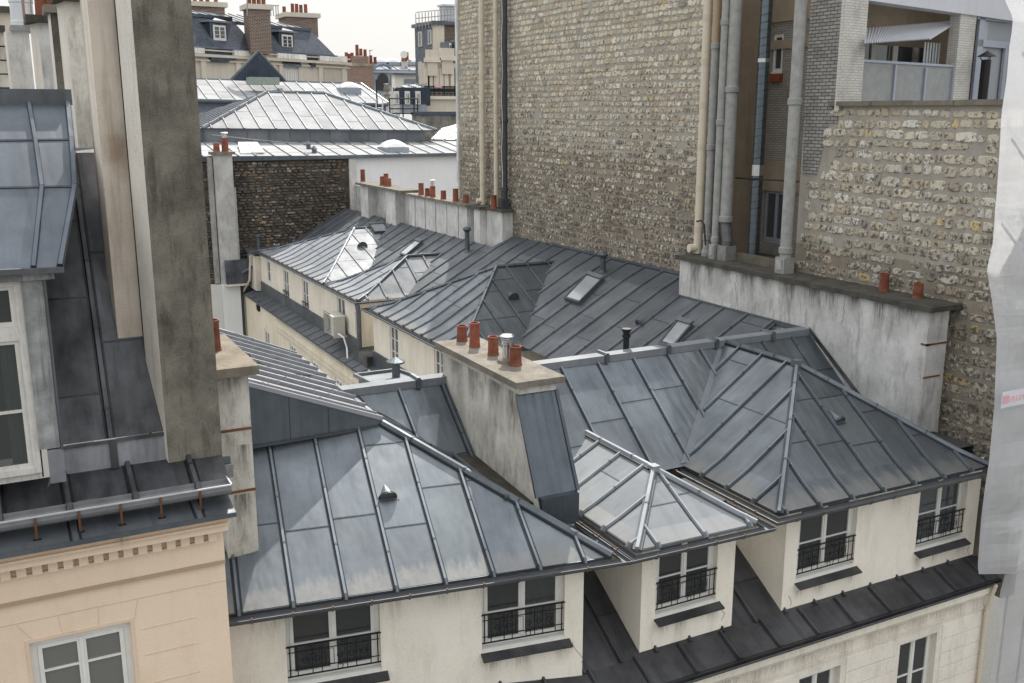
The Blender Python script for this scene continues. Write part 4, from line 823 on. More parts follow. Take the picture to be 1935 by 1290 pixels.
# ============================================================ near stone wall with coping, in line with it
NW = thing('stone_wall', (18.95, 16.5, GZ), 'nearer stone wall of large rough pale blocks with mossy coping, right of the pipes', 'wall')
def col2(r, a, z):
    b = r.uniform(.8, 1.12); k = r.random(); c = (.54, .50, .41) if k < .62 else (.47, .41, .32) if k < .8 else (.60, .58, .52) if k < .96 else (.56, .45, .26) if k < .98 else (.30, .28, .25)
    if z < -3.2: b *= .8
    return tuple(x * b * k_ for x, k_ in zip(c, (1.02, 1.0, .965)))
mb = MB(); ya, yb = 19.95, 12.9
mb.face([V((18.91, ya, -10.5)), V((18.91, yb, -10.5)), V((18.91, yb, -3.4)), V((18.91, ya, -3.4))], 'mortB'); mb.face([V((18.91, ya, -3.4)), V((18.91, yb, -3.4)), V((18.91, yb, .18)), V((18.91, ya, .18))], 'mort'); mb.box(18.93, 19.35, yb, 19.0, -10.5, .18, 'mort'); mb.build('wall', NW)
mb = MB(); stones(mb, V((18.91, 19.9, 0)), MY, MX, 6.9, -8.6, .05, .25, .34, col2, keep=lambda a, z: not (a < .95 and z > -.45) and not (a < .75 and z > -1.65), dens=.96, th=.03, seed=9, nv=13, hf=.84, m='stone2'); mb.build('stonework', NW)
mb = MB(); rr = random.Random(4); y = 19.0
while y > 12.9: y1 = max(12.9, y - rr.uniform(.6, 1.0)); mb.box(18.78 + rr.uniform(0, .03), 19.5, y1 + .008, y, .13, .23 + rr.uniform(0, .02), 'cap', (.9, .9, .85)); y = y1
mb.build('coping', NW)
# ============================================================ flue pipes (each one its own thing)
def pipe(px0, py0, px1, x, r, m, zb, zt, label, cuts, foot=None, extra=None, gr='flue pipes on the party walls'):
    p = PX(px0, py0, x); o = thing('flue_pipe', (p.x, p.y, zb), label, 'pipe', gr); q = V((p.x, p.y, 0)); mb = MB(); zs = [zb] + cuts + [zt]
    mb.tube([V((q.x, q.y, zb)), V((q.x, q.y, zt))], r, m, 16); mb.build('pipe', o)
    for c in cuts:
        mb = MB(); mb.tube([V((q.x, q.y, c - .1)), V((q.x, q.y, c - .08)), V((q.x, q.y, c + .06)), V((q.x, q.y, c + .08))], [r * 1.05, r * 1.22, r * 1.22, r * 1.05] if m != 'pipeC' else [r * 1.06] * 4, m, 16, c=(.9, .9, .9)); mb.build('collar', o)
    if foot == 'box':
        mb = MB(); mb.box(q.x - r * 1.25, q.x + r * 1.1, q.y - r * 1.15, q.y + r * 1.15, zb - .0, zb + .42, m, (.95, .95, .95)); mb.box(q.x - r * 1.45, q.x - r * 1.2, q.y - r * .6, q.y + r * .6, zb + .1, zb + .36, m, (1.15, 1.15, 1.15)); mb.build('access_box', o)
    if foot == 'tee':
        mb = MB(); mb.tube([V((q.x, q.y, zb + .16)), V((q.x - r * 2.3, q.y + .05, zb + .16))], r * .95, m, 14, c=(1.08, 1.08, 1.1)); mb.build('tee', o)
    if foot == 'bell':
        mb = MB(); mb.lathe(V((q.x, q.y, zb)), [(r * 1.35, 0), (r * 1.45, .1), (r * 1.1, .22), (r * 1.1, .3)], m, 16); mb.build('bell_foot', o)
    return o, q
PT = HT - .2
pipe(912, 380, 0, 18.62, .115, 'pipeC', -3.88, PT, 'left of the two cream pipes near the far corner of the stone wall', [-3.0, -1.9, -.8, .3, 1.4, 2.5, 3.6], 'tee')
pipe(938, 385, 0, 18.66, .10, 'pipeC', -3.88, PT, 'cream pipe tight beside a dark pipe on the stone wall', [-2.6, -1.3, 0, 1.3, 2.6, 3.9], 'tee')
o, q = pipe(953, 388, 0, 18.62, .135, 'pipeK', -3.9, PT, 'dark grey metal pipe with a cable on the far stone wall', [-3.1, -.35], 'box')
mb = MB(); mb.tube([V((q.x - .15, q.y - .1, z * 1.)) + Y3 * .04 * math.sin(z * 3) for z in [-3.0 + .5 * k for k in range(19)]], .012, 'white', 5); mb.build('cable', o)
pipe(1319, 460, 0, 18.62, .13, 'pipeC', -4.14, PT, 'tall cream pipe at the edge of the big stone wall, left of the grey pipes', [-3.4, -2.2, -1.0, .2, 1.4, 2.6], 'tee')
pipe(1336, 465, 0, 18.6, .115, 'pipeG', -4.16, 1.9, 'pale fibre cement pipe right beside the tall cream one, ending in brown clay above', [-3.6, -1.0, 1.8], 'bell')
mb = MB(); p = PX(1336, 465, 18.6); mb.tube([V((p.x, p.y, 1.9)), V((p.x, p.y, PT))], .12, 'pipeC', 14, c=(.62, .5, .42)); mb.build('clay_pipe', o) if False else tag(mb.build('flue_pipe'), 'brown clay pipe length standing on top of the pale cement pipe', 'pipe', 'flue pipes on the party walls')
pipe(1350, 475, 0, 18.45, .10, 'pipeG', -4.16, PT, 'thin grey cement pipe between two thicker ones on the parapet', [-3.6, -.3, 2.4], 'box')
o, q = pipe(1372, 398, 0, 18.65, .17, 'pipeG', -3.05, PT, 'thickest grey cement pipe, bending at its foot above the parapet slab', [-3.0, .6], None)
mb = MB(); mb.tube([V((q.x, q.y, -2.95)), V((q.x, q.y, -3.15)), V((q.x - .04, q.y - .12, -3.4)), V((q.x - .06, q.y - .2, -3.62)), V((q.x - .06, q.y - .2, -4.16))], .16, 'pipeK', 14, c=(1.7, 1.6, 1.5)); mb.box(q.x - .26, q.x + .12, q.y - .38, q.y - .02, -4.16, -3.75, 'pipeG', (.7, .7, .7)); mb.build('bend', o)
o, q = pipe(1424, 462, 0, 19.1, .16, 'pipeS', -4.0, PT, 'shiny dark spiral metal duct rising in front of the recess', [], None)
mb = MB()
mb.tube([V((q.x + .162 * math.cos(k * PI / 6), q.y + .162 * math.sin(k * PI / 6), -3.98 + k * .2 / 12)) for k in range(12 * 52)], .009, 'pipeS', 4, c=(.45, .45, .45), caps=False)
mb.build('duct_seam', o)
for z in (-1.75, 1.3): mb = MB(); mb.tube([V((q.x, q.y, z)), V((q.x, q.y, z + .3 if z < 0 else z + .1))], .172, 'steel', 14, caps=False); mb.build('foil_tape', o)
pipe(1484, 485, 0, 18.4, .15, 'pipeG', -4.16, PT, 'wide pale cement pipe standing alone at the right end of the recess', [-3.55, .25], 'box')
mb = MB(); mb.tube([V((18.9, 22.5, -1.85)), V((19.0, 19.8, -1.8))], .025, 'iron', 6); tag(mb.build('tie_rod'), 'thin black iron rod spanning the recess behind the pipes', 'rod')
mb = MB(); p = PX(1330, 440, 18.3); mb.tube([p - Z3 * .35 + V((0, -.1, 0)), p + Z3 * .25, p + V((0, .15, .35)), p + V((0, .35, .3))], .025, 'iron', 6); tag(mb.build('lamp_bracket'), 'bent black iron bracket standing on the parapet slab by the pipes', 'bracket')
# ============================================================ peach building on the left
PB = thing('peach_building', (.5, 15, GZ), 'peach rendered building on the left with dentil cornice and dark zinc mansard', 'building')
mb = MB(); X0, X1 = -3.0, 2.42; pw = (-.16, 1.10, -9.3, -6.84)
wall(mb, V((X0, 13.5, -16)), X3, MY, X1 - X0, 10.3, [(pw[0] - X0, pw[1] - X0, pw[2] + 16, pw[3] + 16)], 'peach', .16)
mb.box(X0, X1 + .0, 13.44, 13.5, -6.24, -6.19, 'peach', (.55, .5, .48)); mb.box(X0, X1, 13.46, 13.52, -6.19, -5.86, 'peach')
for z in (-6.53, -7.0, -7.4, -7.85): mb.box(X0 if z > -6.6 else 1.25, X1 - (0 if z > -6.6 else .45), 13.492, 13.51, z, z + .009, 'peach', (.86, .83, .8))
mb.face([V((X1, 13.5, -16)), V((X1, 14.4, -16)), V((X1, 14.4, -5.3)), V((X1, 13.5, -5.3))], 'peach')
# small keystone joints above window
for a, b in ((-.28, .06), (.22, .25), (.72, .70), (1.22, 1.16)): mb.beam(V((a, 13.5, -6.55)), V((b if a > 0 else -.1, 13.5, -6.82)), .012, .004, 'peach', up=MY, c=(.88, .86, .84))
mb.build('wall', PB)
mb = MB(); XR = 2.5
mb.hexa([V(q) for q in ((X0, 13.2, -5.52), (XR - .06, 13.2, -5.52), (XR - .06, 13.5, -5.52), (X0, 13.5, -5.52), (X0, 13.09, -5.37), (XR, 13.09, -5.37), (XR, 13.5, -5.37), (X0, 13.5, -5.37))], 'peach')
mb.box(X0, XR - .05, 13.22, 13.5, -5.66, -5.52, 'peach'); mb.box(X0, XR - .05, 13.15, 13.22, -5.545, -5.515, 'peach', (.9, .9, .9))
x = X0 + .02
while x < XR - .12: mb.box(x, x + .115, 13.36, 13.5, -5.84, -5.66, 'peach'); x += .185
mb.box(X0, XR - .08, 13.40, 13.5, -5.66, -5.63, 'peach'); mb.build('cornice', PB)
mb = MB(); CO = [V((X0, 13.06, -5.36)), V((XR + .04, 13.06, -5.36)), V((XR + .04, 13.85, -5.22)), V((X0, 13.85, -5.22))]
panels(mb, CO, CO[0], X3, 1.55, .42, 3, 'zinc_dull', seed=71, seam=9, bw=.09, bh=.02, cap=False); mb.box(X0, XR + .04, 13.045, 13.07, -5.41, -5.345, 'zinc'); mb.build('cornice_flashing', PB)
# open grey gutter on rusty hooks
stain(PB, V((.95, 13.13, -5.42)), X3, MY, .22, .25, off=.03)
mb = MB(); r = .165; pr = [(-r * math.cos(PI * k / 8), -r * math.sin(PI * k / 8)) for k in range(9)]; a, b = V((X0, 13.42, -5.02)), V((2.54, 13.42, -5.03))
for (d0, h0), (d1, h1) in zip(pr, pr[1:]):
    for s, cc in ((1, (1, 1, 1)), (.93, (.7, .7, .7))): mb.face([a + V((0, d0 * s, h0 * s)), b + V((0, d0 * s, h0 * s)), b + V((0, d1 * s, h1 * s)), a + V((0, d1 * s, h1 * s))], 'gutter_old', cc, None, True)
mb.face([b + V((0, d, h)) for d, h in pr], 'gutter_old'); mb.tube([a + V((0, -r, .01)), b + V((0, -r, .01))], .018, 'gutter_old', 8, c=(1.45, 1.45, 1.5)); mb.beam(b + V((0, -r, 0)), b + V((0, r, 0)), .02, .03, 'gutter_old', c=(1.6, 1.6, 1.6)); mb.build('gutter', PB)
k = 0
for px in (65, 149, 229, 305, 380):
    p = PY(px, 975, 13.3); mb = MB(); mb.tube([V((p.x, 13.24, -5.02)), V((p.x, 13.25, -5.14)), V((p.x, 13.28, -5.33))], .016, 'rust', 6, c=(.9, .95, .95)); mb.box(p.x - .05, p.x + .05, 13.24, 13.34, -5.335, -5.32, 'iron'); mb.tube([V((p.x, 13.42 - .172 * math.cos(t * PI / 8), -5.02 - .172 * math.sin(t * PI / 8))) for t in range(9)], .01, 'rust', 5); mb.build('gutter_hook', PB)
# back-gutter slope, apron, steep mansard
def f4(mb, p, m, O, u, sp, off, seed, **k): panels(mb, p, O, u, sp, off, 3, m, seed=seed, **k)
mb = MB(); a = [V((X0, 13.62, -5.12)), V((2.6, 13.62, -5.12)), V((2.6, 14.28, -4.86)), V((X0, 14.28, -4.86))]; f4(mb, a, 'zinc_soot', a[0], X3, .82, 1.04, 73, seam=9, bw=.09, bh=.08, knob=True, var=.2)
mb.face([V((X0, 13.62, -5.25)), V((2.6, 13.62, -5.25)), V((2.6, 13.62, -5.12)), V((X0, 13.62, -5.12))], 'zinc_dark', (2, 2, 2)); mb.build('back_gutter', PB)
mb = MB(); a = [V((.40, 14.28, -4.87)), V((2.0, 14.28, -4.87)), V((2.0, 14.32, -4.48)), V((.40, 14.32, -4.48))]; mb.face(a, 'zinc_apron', (1.1, 1.1, 1.1), [(0, 3), (1.6, 3), (1.6, 3.4), (0, 3.4)]); mb.beam(V((1.16, 14.28, -4.87)), V((1.16, 14.32, -4.48)), .1, .05, 'zinc_dark', up=MY); mb.beam(a[3], a[2], .05, .03, 'zinc_dark', up=MY, c=(2, 2, 2)); mb.build('zinc_apron', PB)
mz2 = lambda y: -4.44 + 1.95 * (y - 14.3)
mb = MB(); a = [V((.30, 14.3, mz2(14.3))), V((2.3, 14.3, mz2(14.3))), V((2.3, 16.27, mz2(16.27))), V((.30, 16.27, mz2(16.27)))]; f4(mb, a, 'zinc_soot', V((0, 14.3, mz2(14.3))), X3, 5, 1.14, 74, bw=.09, bh=.06, seam=1.6, var=.25)
mb.face([V((.30, 16.27, mz2(16.27))), V((2.3, 16.27, mz2(16.27))), V((3.0, 24, -.45)), V((.3, 24, -.45))], 'zinc_dark', (1.8, 1.8, 1.8), [(0, 3), (2, 3), (2, 9), (0, 9)]); mb.build('mansard_roof', PB)
# dormer: window, jamb, curved zinc roof
DX = .31
mb = MB(); mb.obox(V((.31, 13.98, -4.38)), X3, MY, .25, 2.28, .12, 'wood'); mb.obox(V((.40, 13.98, -4.86)), X3, MY, .19, .46, .13, 'zinc_apron'); mb.obox(V((.565, 13.98, -4.4)), X3, MY, .03, 2.3, .15, 'zinc_dull'); mb.box(-1.2, .70, 13.80, 13.98, -2.13, -2.01, 'wood', (.85, .85, .85))
mb.face([V((.58, 13.98, -4.7)), V((.58, 16.2, -1.2)), V((.58, 16.2, -2.0)), V((.58, 13.98, -2.0))], 'zinc_dark'); mb.box(-1.2, .30, 13.95, 14.05, -4.80, -4.71, 'wframe'); o = mb.build('dormer_front', PB); o.location += V((-.08, 0, .05))
mb = MB()
for (x0, x1, z0, z1) in ((-.98, -.9, -4.7, -2.13), (.22, .31, -4.7, -2.13), (-.38, -.30, -4.62, -2.9), (-.38, -.30, -2.72, -2.2)): mb.box(x0, x1, 13.90, 14.0, z0, z1, 'wframe')
for z0, z1 in ((-2.2, -2.13), (-2.90, -2.72), (-4.70, -4.62)): mb.box(-.9, .22, 13.893, 13.995, z0, z1, 'wframe')
for z0, z1 in ((-2.72, -2.2), (-4.62, -2.9)):
    for x0, x1 in ((-.9, -.38), (-.30, .22)):
        for q in ((x0, x0 + .06, z0, z1), (x1 - .06, x1, z0, z1), (x0 + .06, x1 - .06, z0, z0 + .06), (x0 + .06, x1 - .06, z1 - .05, z1)): mb.box(q[0], q[1], 13.92, 13.97, q[2], q[3], 'wframe')
        if z1 - z0 > 1: mb.box(x0 + .06, x1 - .06, 13.925, 13.965, -3.86, -3.82, 'wframe')
wn = mb.build('window', PB)
for z0, z1 in ((-2.66, -2.25), (-4.56, -2.95)):
    for x0, x1 in ((-.84, -.44), (-.24, .16)): g = MB(); g.box(x0, x1, 13.94, 13.945, z0, z1, 'glass'); g.build('pane', wn)
g = MB(); g.box(-1.0, .35, 15.0, 15.02, -4.8, -2, 'dark'); g.box(.31, .33, 14.0, 15.0, -4.8, -2.1, 'dark'); g.build('room_shell', wn); g = MB()
for i in range(8): x = -.02 + i * .03; g.face([V((x, 14.08 + .02 * (i % 2), -4.6)), V((x + .03, 14.08 + .02 * ((i + 1) % 2), -4.6)), V((x + .03, 14.08 + .02 * ((i + 1) % 2), -2.9)), V((x, 14.08 + .02 * (i % 2), -2.9))], 'curtain', (.9, 1.05, 1.0))
g.build('curtain', wn); wn.location += V((-.08, 0, .05))
B0, B1_, T1 = PY(120, 503, 13.75), PY(147, 352, 14.7), PY(133, 190, 16.2)
L0, L1, L2 = V((-1.6, 13.75, B0.z + .05)), V((-1.6, 14.7, B1_.z + .04)), V((-1.6, 16.2, T1.z)); M15 = lerp(B1_, T1, .5) + V((.01, 0, .03)); L15 = V((-1.6, M15.y, M15.z))
mb = MB(); rows = [(L0, B0), (L1, B1_), (L15, M15), (L2, T1)]
for (a, b), (c, d) in zip(rows, rows[1:]): mb.face([a, b, d, c], 'zinc', (.82, .83, .88), [(a.x, 3 + a.z), (b.x, 3 + b.z), (d.x, 3 + d.z), (c.x, 3 + c.z)])
for t in (PY(62, 495, 13.76), ):
    f = (t.x - L0.x) / (B0.x - L0.x); pts = [lerp(a, b, f * (1 - .02 * i)) for i, (a, b) in enumerate(rows)]
    for a, b in zip(pts, pts[1:]): mb.beam(a, b, .075, .05, 'zinc', up=V((0, -.7, .7)), tw=.045, c=(.8, .82, .9))
for a, b in zip([r_[1] for r_ in rows], [r_[1] for r_ in rows[1:]]): mb.beam(a - X3 * .04, b - X3 * .04, .09, .06, 'zinc', up=V((0, -.7, .7)), tw=.05, c=(.85, .87, .95))
for i in (1,):
    a, b = rows[i]; mb.beam(a, b, .03, .012, 'zinc', up=V((0, -.7, .7)), c=(.5, .5, .55)); a, b = rows[2]; mb.beam(a, b, .03, .012, 'zinc', up=V((0, -.7, .7)), c=(.5, .5, .55))
mb.beam(lerp(L2, T1, 0) - Z3 * .06, T1 + X3 * .02 - Z3 * .06, .14, .22, 'zinc_dull', up=Z3); mb.beam(L0 - Z3 * .07 - Y3 * .03, B0 - Z3 * .07 - Y3 * .03, .07, .07, 'gutter'); mb.face([B0, M15, T1, V((.58, 16.2, -2)), V((.58, 13.9, -2.05))], 'zinc_dark'); mb.build('dormer_roof', PB)
window(PB, V((pw[0], 13.5, pw[2])), X3, MY, pw[1] - pw[0], pw[3] - pw[2], .12, fw=.09, bars=(.5, .82), gl='glassP', curtain=[(.1, .3)])
mb = MB()
for (x0, x1, z0, z1) in ((pw[0] - .04, pw[0] - .0, pw[2], pw[3] + .04), (pw[1], pw[1] + .04, pw[2], pw[3] + .04), (pw[0], pw[1], pw[3], pw[3] + .04)): mb.box(x0, x1, 13.485, 13.51, z0, z1, 'peach', (.9, .88, .86))
mb.build('window_surround', PB)
# ============================================================ chimneys of the peach building
G = 'chimneys behind the peach building'
def chim(label, loc): return thing('chimney_stack', loc, label, 'chimney', G)
c = chim('huge chimney with blackened front and pale left edge, rising out of frame', (2.3, 14.5, -5))
mb = MB(); zb, zt = -5.0, 4.2
fl, fr, bl = (1.865, 14.2), (2.62, 14.2), (1.745, 14.78)
Pz = lambda q, z: V((q[0], q[1], z)); br = (2.62, 15.3); bk = (1.76, 15.3)
mb.face([Pz(fl, zb), Pz(fr, zb), Pz(fr, zt), Pz(fl, zt)], 'concD', (1.15, 1.15, 1.12)); mb.face([Pz(fr, zb), Pz(br, zb), Pz(br, zt), Pz(fr, zt)], 'concD'); mb.face([Pz(br, zb), Pz(bk, zb), Pz(bk, zt), Pz(br, zt)], 'concD'); mb.face([Pz(fl, zt), Pz(fr, zt), Pz(br, zt), Pz(bl, zt)], 'cap'); mb.build('shaft', c)
mb = MB(); mb.face([Pz(bl, zb), Pz(fl, zb), Pz(fl, zt), Pz(bl, zt)], 'strip'); mb.build('pale_side', c)
mb = MB(); mb.obox(V((1.86, 14.19, -5.02)), X3, MY, .86, .10, .05, 'zinc'); mb.obox(V((1.86, 14.19, -5.22)), X3, MY, .88, .19, .09, 'zinc_apron'); mb.build('base_flashing', c)
c = chim('beige chimney with a brown stain, just left of the huge blackened one', (1.5, 15, -3))
mb = MB(); f0, f1 = (1.415, 14.95), (1.75, 14.95); b0 = (1.385, 15.4)
mb.face([Pz(f0, -3.45), Pz(f1, -3.45), Pz(f1, zt), Pz(f0, zt)], 'concB'); mb.face([Pz((1.75, 15.8), -3.4), Pz((1.40, 15.8), -3.4), Pz((1.40, 15.8), zt), Pz((1.75, 15.8), zt)], 'concB'); mb.face([Pz((1.40, 15.8), -3), Pz(b0, -3), Pz(b0, zt), Pz((1.40, 15.8), zt)], 'concB'); mb.build('shaft', c)
mb = MB(); mb.face([Pz(b0, -3.4), Pz(f0, -3.4), Pz(f0, zt), Pz(b0, zt)], 'strip', (1.05, 1.02, .98)); mb.build('pale_side', c); mb = MB(); mb.obox(V((1.35, 14.94, -3.5)), X3, MY, .4, .1, .03, 'zinc_dull'); mb.obox(V((1.35, 14.92, -3.62)), X3, MY, .4, .12, .05, 'zinc_apron'); mb.build('base_flashing', c)
def chim2(label, pa, pb, pe, y, pyb, pyt, m, capm='capD', pots=0, w2=None, zroof=None):
    # pa: front-left px at base, pb: front-right px, pe: back-left px
    A = PY(pa, pyb, y); B = PY(pb, pyb, y); zt = PY(pa, pyt, y).z; zb = A.z - .35; E = PY(pe, pyb, y); dep = y + .55
    e = (E.x * dep / y, dep); o = chim(label, (A.x, y, zb)); mb = MB(); a_, b_ = (A.x, y), (B.x, y)
    mb.face([Pz(a_, zb), Pz(b_, zb), Pz(b_, zt), Pz(a_, zt)], m); mb.face([Pz(b_, zb), Pz((B.x, dep), zb), Pz((B.x, dep), zt), Pz(b_, zt)], m); mb.face([Pz((B.x, dep), zb), Pz(e, zb), Pz(e, zt), Pz((B.x, dep), zt)], m); mb.build('shaft', o)
    mb = MB(); mb.face([Pz(e, zb), Pz(a_, zb), Pz(a_, zt), Pz(e, zt)], 'strip'); mb.build('pale_side', o)
    if capm:
        mb = MB(); mb.box(min(A.x, e[0]) - .08, B.x + .03, y - .12, dep + .05, zt, zt + .13, capm); mb.build('cap', o)
        for k in range(pots): pot(o, V((lerp(V((A.x, 0, 0)), V((B.x, 0, 0)), (k + .6) / pots).x, y + .25, zt + .13)), .5 + .2 * (k % 2), .1)
    return o
chim2('grey chimney with pale left edge directly behind the zinc dormer roof corner', 148, 196, 133, 17.6, 275, 3, 'concC')
chim2('short dark grey chimney with thick slab, behind the beige ones', 112, 150, 107, 19.3, 200, 25, 'concD', capm='cap')
chim2('grey chimney with white left edge, black slab and orange pots, above the dormer roof', 87, 122, 72, 20.6, 200, 43, 'conc', pots=2)
o = chim2('smooth pale grey chimney carrying a wide shiny steel flue', 27, 69, 22, 21.4, 200, 58, 'concL', capm=None)
A = PY(22, 58, 21.4); Bq = PY(66, 58, 21.4); mb = MB(); mb.box(A.x - .02, Bq.x + .02, 21.3, 22.0, A.z, A.z + .1, 'gutter_old', (1.2, 1.2, 1.2)); mb.build('cap', o)
cx = (A.x + Bq.x) / 2 + .02; mb = MB(); z = A.z + .1; mb.lathe(V((cx, 21.7, z)), [(.21, 0), (.21, .1), (.2, .11), (.2, .42), (.215, .43), (.215, .5), (.19, .53), (.19, .7), (.23, .72), (.23, .8)], 'steel', 24); mb.build('steel_flue', o)
o = chim2('stained chimney with climbing rungs at the far left edge', -40, 22, -50, 22.5, 200, 60, 'concC', capm='capD')
mb = MB()
for k in range(4): p = PY(6, 88 + k * 26, 22.5); mb.tube([p + V((-.12, 0, 0)), p + V((-.12, -.12, 0)), p + V((.12, -.12, 0)), p + V((.12, 0, 0))], .015, 'iron', 5)
mb.build('rung', o)
o = chim2('farther mossy chimney top behind the steel flue at the upper left corner', -30, 40, -40, 26, 120, 22, 'lime', capm='capD')
# ============================================================ dark rubble wall and pilaster at the back of the courtyard
RWl = thing('rubble_stone_wall', (15, 55.5, GZ), 'dark rough rubble stone wall behind the courtyard roofs', 'wall')
def col3(r, a, z):
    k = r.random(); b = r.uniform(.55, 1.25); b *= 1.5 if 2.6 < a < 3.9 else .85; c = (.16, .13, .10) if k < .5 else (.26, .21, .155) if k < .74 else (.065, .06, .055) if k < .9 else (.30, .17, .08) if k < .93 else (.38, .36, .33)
    return tuple(x * b for x in c)
mb = MB(); mb.box(9.9, 18.35, 55.5, 56, -14, -2.52, 'mortK'); mb.build('wall', RWl)
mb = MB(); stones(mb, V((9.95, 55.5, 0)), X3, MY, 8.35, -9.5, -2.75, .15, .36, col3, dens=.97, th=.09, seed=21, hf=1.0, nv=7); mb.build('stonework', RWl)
mb = MB(); mb.box(18.35, 18.75, 55.35, 56, -14, -2.5, 'concL'); mb.build('pale_quoin', RWl)
PL = thing('chimney_pilaster', (11.2, 55, GZ), 'tall narrow grey pilaster chimney against the dark rubble wall with two small pots', 'chimney')
mb = MB(); mb.box(10.75, 11.7, 54.9, 55.5, -9.2, -2.25, 'concL', (.8, .8, .8)); mb.box(10.45, 10.7, 55.2, 55.5, -9.2, -2.4, 'concL', (.6, .6, .6)); mb.box(10.75, 11.7, 54.88, 55.5, -14, -9.2, 'whitew'); mb.build('shaft', PL); mb = MB(); mb.box(10.6, 11.85, 54.75, 55.6, -2.25, -2.1, 'cap'); mb.build('cap', PL)
pot(PL, V((10.95, 55.1, -2.1)), .45, .17); pot(PL, V((11.4, 55.1, -2.1)), .72, .18, cowl=True)
CW = thing('cream_wall', (10, 55.2, GZ), 'smooth cream wall at the foot of the dark rubble wall, left of the courtyard windows', 'wall')
mb = MB(); mb.box(8, 11.95, 55.1, 55.45, GZ, -9.25, 'whitew', (.85, .84, .78)); mb.build('wall', CW); mb = MB(); mb.tube([V((11.8, 55.0, -9.3)), V((11.8, 55.0, -23))], .07, 'pipeK', 8); mb.build('downpipe', CW)
mb = MB(); mb.tube([V((11.75, 54.9, -4.0)), V((11.75, 54.9, -9.3))], .05, 'pipeG', 8); mb.tube([V((11.8, 54.6, -8.6)), V((12.6, 54.2, -8.1))], .09, 'pipeK', 8, c=(1.8, 1.8, 2)); mb.build('downpipe', CW)
# ============================================================ white building with bright zinc roofs
WB = thing('white_building', (18, 60, GZ), 'white rendered building behind the rubble wall with bright zinc roof and raised hipped lantern', 'building')
mb = MB(); mb.box(9, 27.5, 55.6, 56.5, -14, -2.45, 'whitew'); mb.build('wall', WB)
E0 = V((9, 55.4, -2.32)); E1 = V((27.5, 55.4, -2.52)); T0 = V((9, 60.4, -1.62)); T1 = V((27.5, 60.4, -1.9))
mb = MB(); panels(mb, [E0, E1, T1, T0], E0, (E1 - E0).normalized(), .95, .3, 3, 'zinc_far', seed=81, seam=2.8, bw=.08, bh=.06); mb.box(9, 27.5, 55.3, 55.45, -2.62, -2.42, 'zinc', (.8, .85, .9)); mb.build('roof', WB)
mb = MB(); a, b = V((11.3, 60.2, 0)), V((25.0, 60.2, 0)); n = 11
for i in range(n):
    p, q = lerp(a, b, i / n), lerp(a, b, (i + 1) / n); t = random.uniform(.75, 1.15); zb, zt = -1.62 - .3 * (i / n) - .1, -1.0 - .2 * (i / n)
    mb.face([V((p.x + .02, 60.2, zb - .3)), V((q.x, 60.2, zb - .3)), V((q.x, 60.0, zt)), V((p.x + .02, 60.0, zt))], 'zinc_light', (t, t, t * 1.03)); mb.beam(V((p.x, 60.19, zb)), V((p.x, 59.99, zt)), .05, .02, 'zinc', up=MY)
mb.face([V((25.0, 60.2, -2.2)), V((25.6, 66, -2.2)), V((25.6, 66, -1.1)), V((25.0, 60.0, -1.1))], 'zinc_dull'); mb.face([V((25.0, 60.2, -2.2)), V((25.05, 60.2, -1.2)), V((24.6, 60.1, -1.2)), V((24.75, 60.1, -2.2))], 'dark'); mb.box(11.0, 11.3, 60.0, 62, -2.2, -.95, 'zinc', (.7, .75, .85)); mb.build('lantern_wall', WB)
LA, LB_ = V((11.2, 59.8, -.95)), V((25.7, 59.8, -1.19)); RA_, RB_ = PY(505, 174, 65.2), PY(612, 176, 65.2)
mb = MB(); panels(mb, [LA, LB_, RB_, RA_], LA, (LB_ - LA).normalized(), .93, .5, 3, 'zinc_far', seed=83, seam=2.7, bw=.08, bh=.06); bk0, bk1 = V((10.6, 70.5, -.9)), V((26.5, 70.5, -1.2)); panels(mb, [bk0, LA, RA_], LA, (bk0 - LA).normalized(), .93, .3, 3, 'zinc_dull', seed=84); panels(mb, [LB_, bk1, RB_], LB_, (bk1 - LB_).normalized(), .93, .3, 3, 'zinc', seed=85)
panels(mb, [bk0, bk1, RB_, RA_], bk0, X3, .93, .3, 3, 'zinc', seed=86); cap_line(mb, [LA, RA_, RB_, LB_], w=.2, h=.12); mb.beam(LA - Z3 * .06, LB_ - Z3 * .06, .08, .08, 'zinc', c=(.6, .6, .65)); mb.build('lantern_roof', WB)
# secondary roof right of the lantern
S0 = [PY(820, 292, 57), PY(880, 294, 57), PY(880, 262, 61), PY(812, 266, 61)]; mb = MB(); panels(mb, [PY(815, 262, 62), PY(900, 268, 62), PY(900, 225, 68), PY(835, 245, 65)], PY(815, 262, 62), X3, .8, .2, 3, 'zinc', seed=87); mb.build('roof', WB)
def dome(px, py, y, w, parent, d=1.0, h=.35):
    p = PY(px, py, y); mb = MB(); mb.box(p.x - w / 2, p.x + w / 2, y, y + d, p.z - .1, p.z + h, 'gutter', (3.2, 3.4, 3.6)); o = mb.build('skylight', parent); mb = MB(); N = 12
    for i in range(N):
        for j in range(N):
            f = lambda i, j: V((p.x - w / 2 + w * i / N, y + d * j / N, p.z + h + .02 + .28 * w * (math.sin(PI * i / N) * math.sin(PI * j / N)) ** .5))
            mb.face([f(i, j), f(i + 1, j), f(i + 1, j + 1), f(i, j + 1)], 'dome', (1, 1, 1), None, True)
    mb.build('dome', o)
dome(751, 290, 56.2, 1.5, WB, 1.4)
for x, y, hh, rr_ in ((594, 293, .3, .13), (583, 282, .25, .12)): p = PY(x, y, 56.3); mb = MB(); mb.lathe(p, [(rr_, 0), (rr_, hh), (rr_ * 1.6, hh + .03), (0, hh + .25)], 'zinc', 10); mb.build('roof_vent', WB)
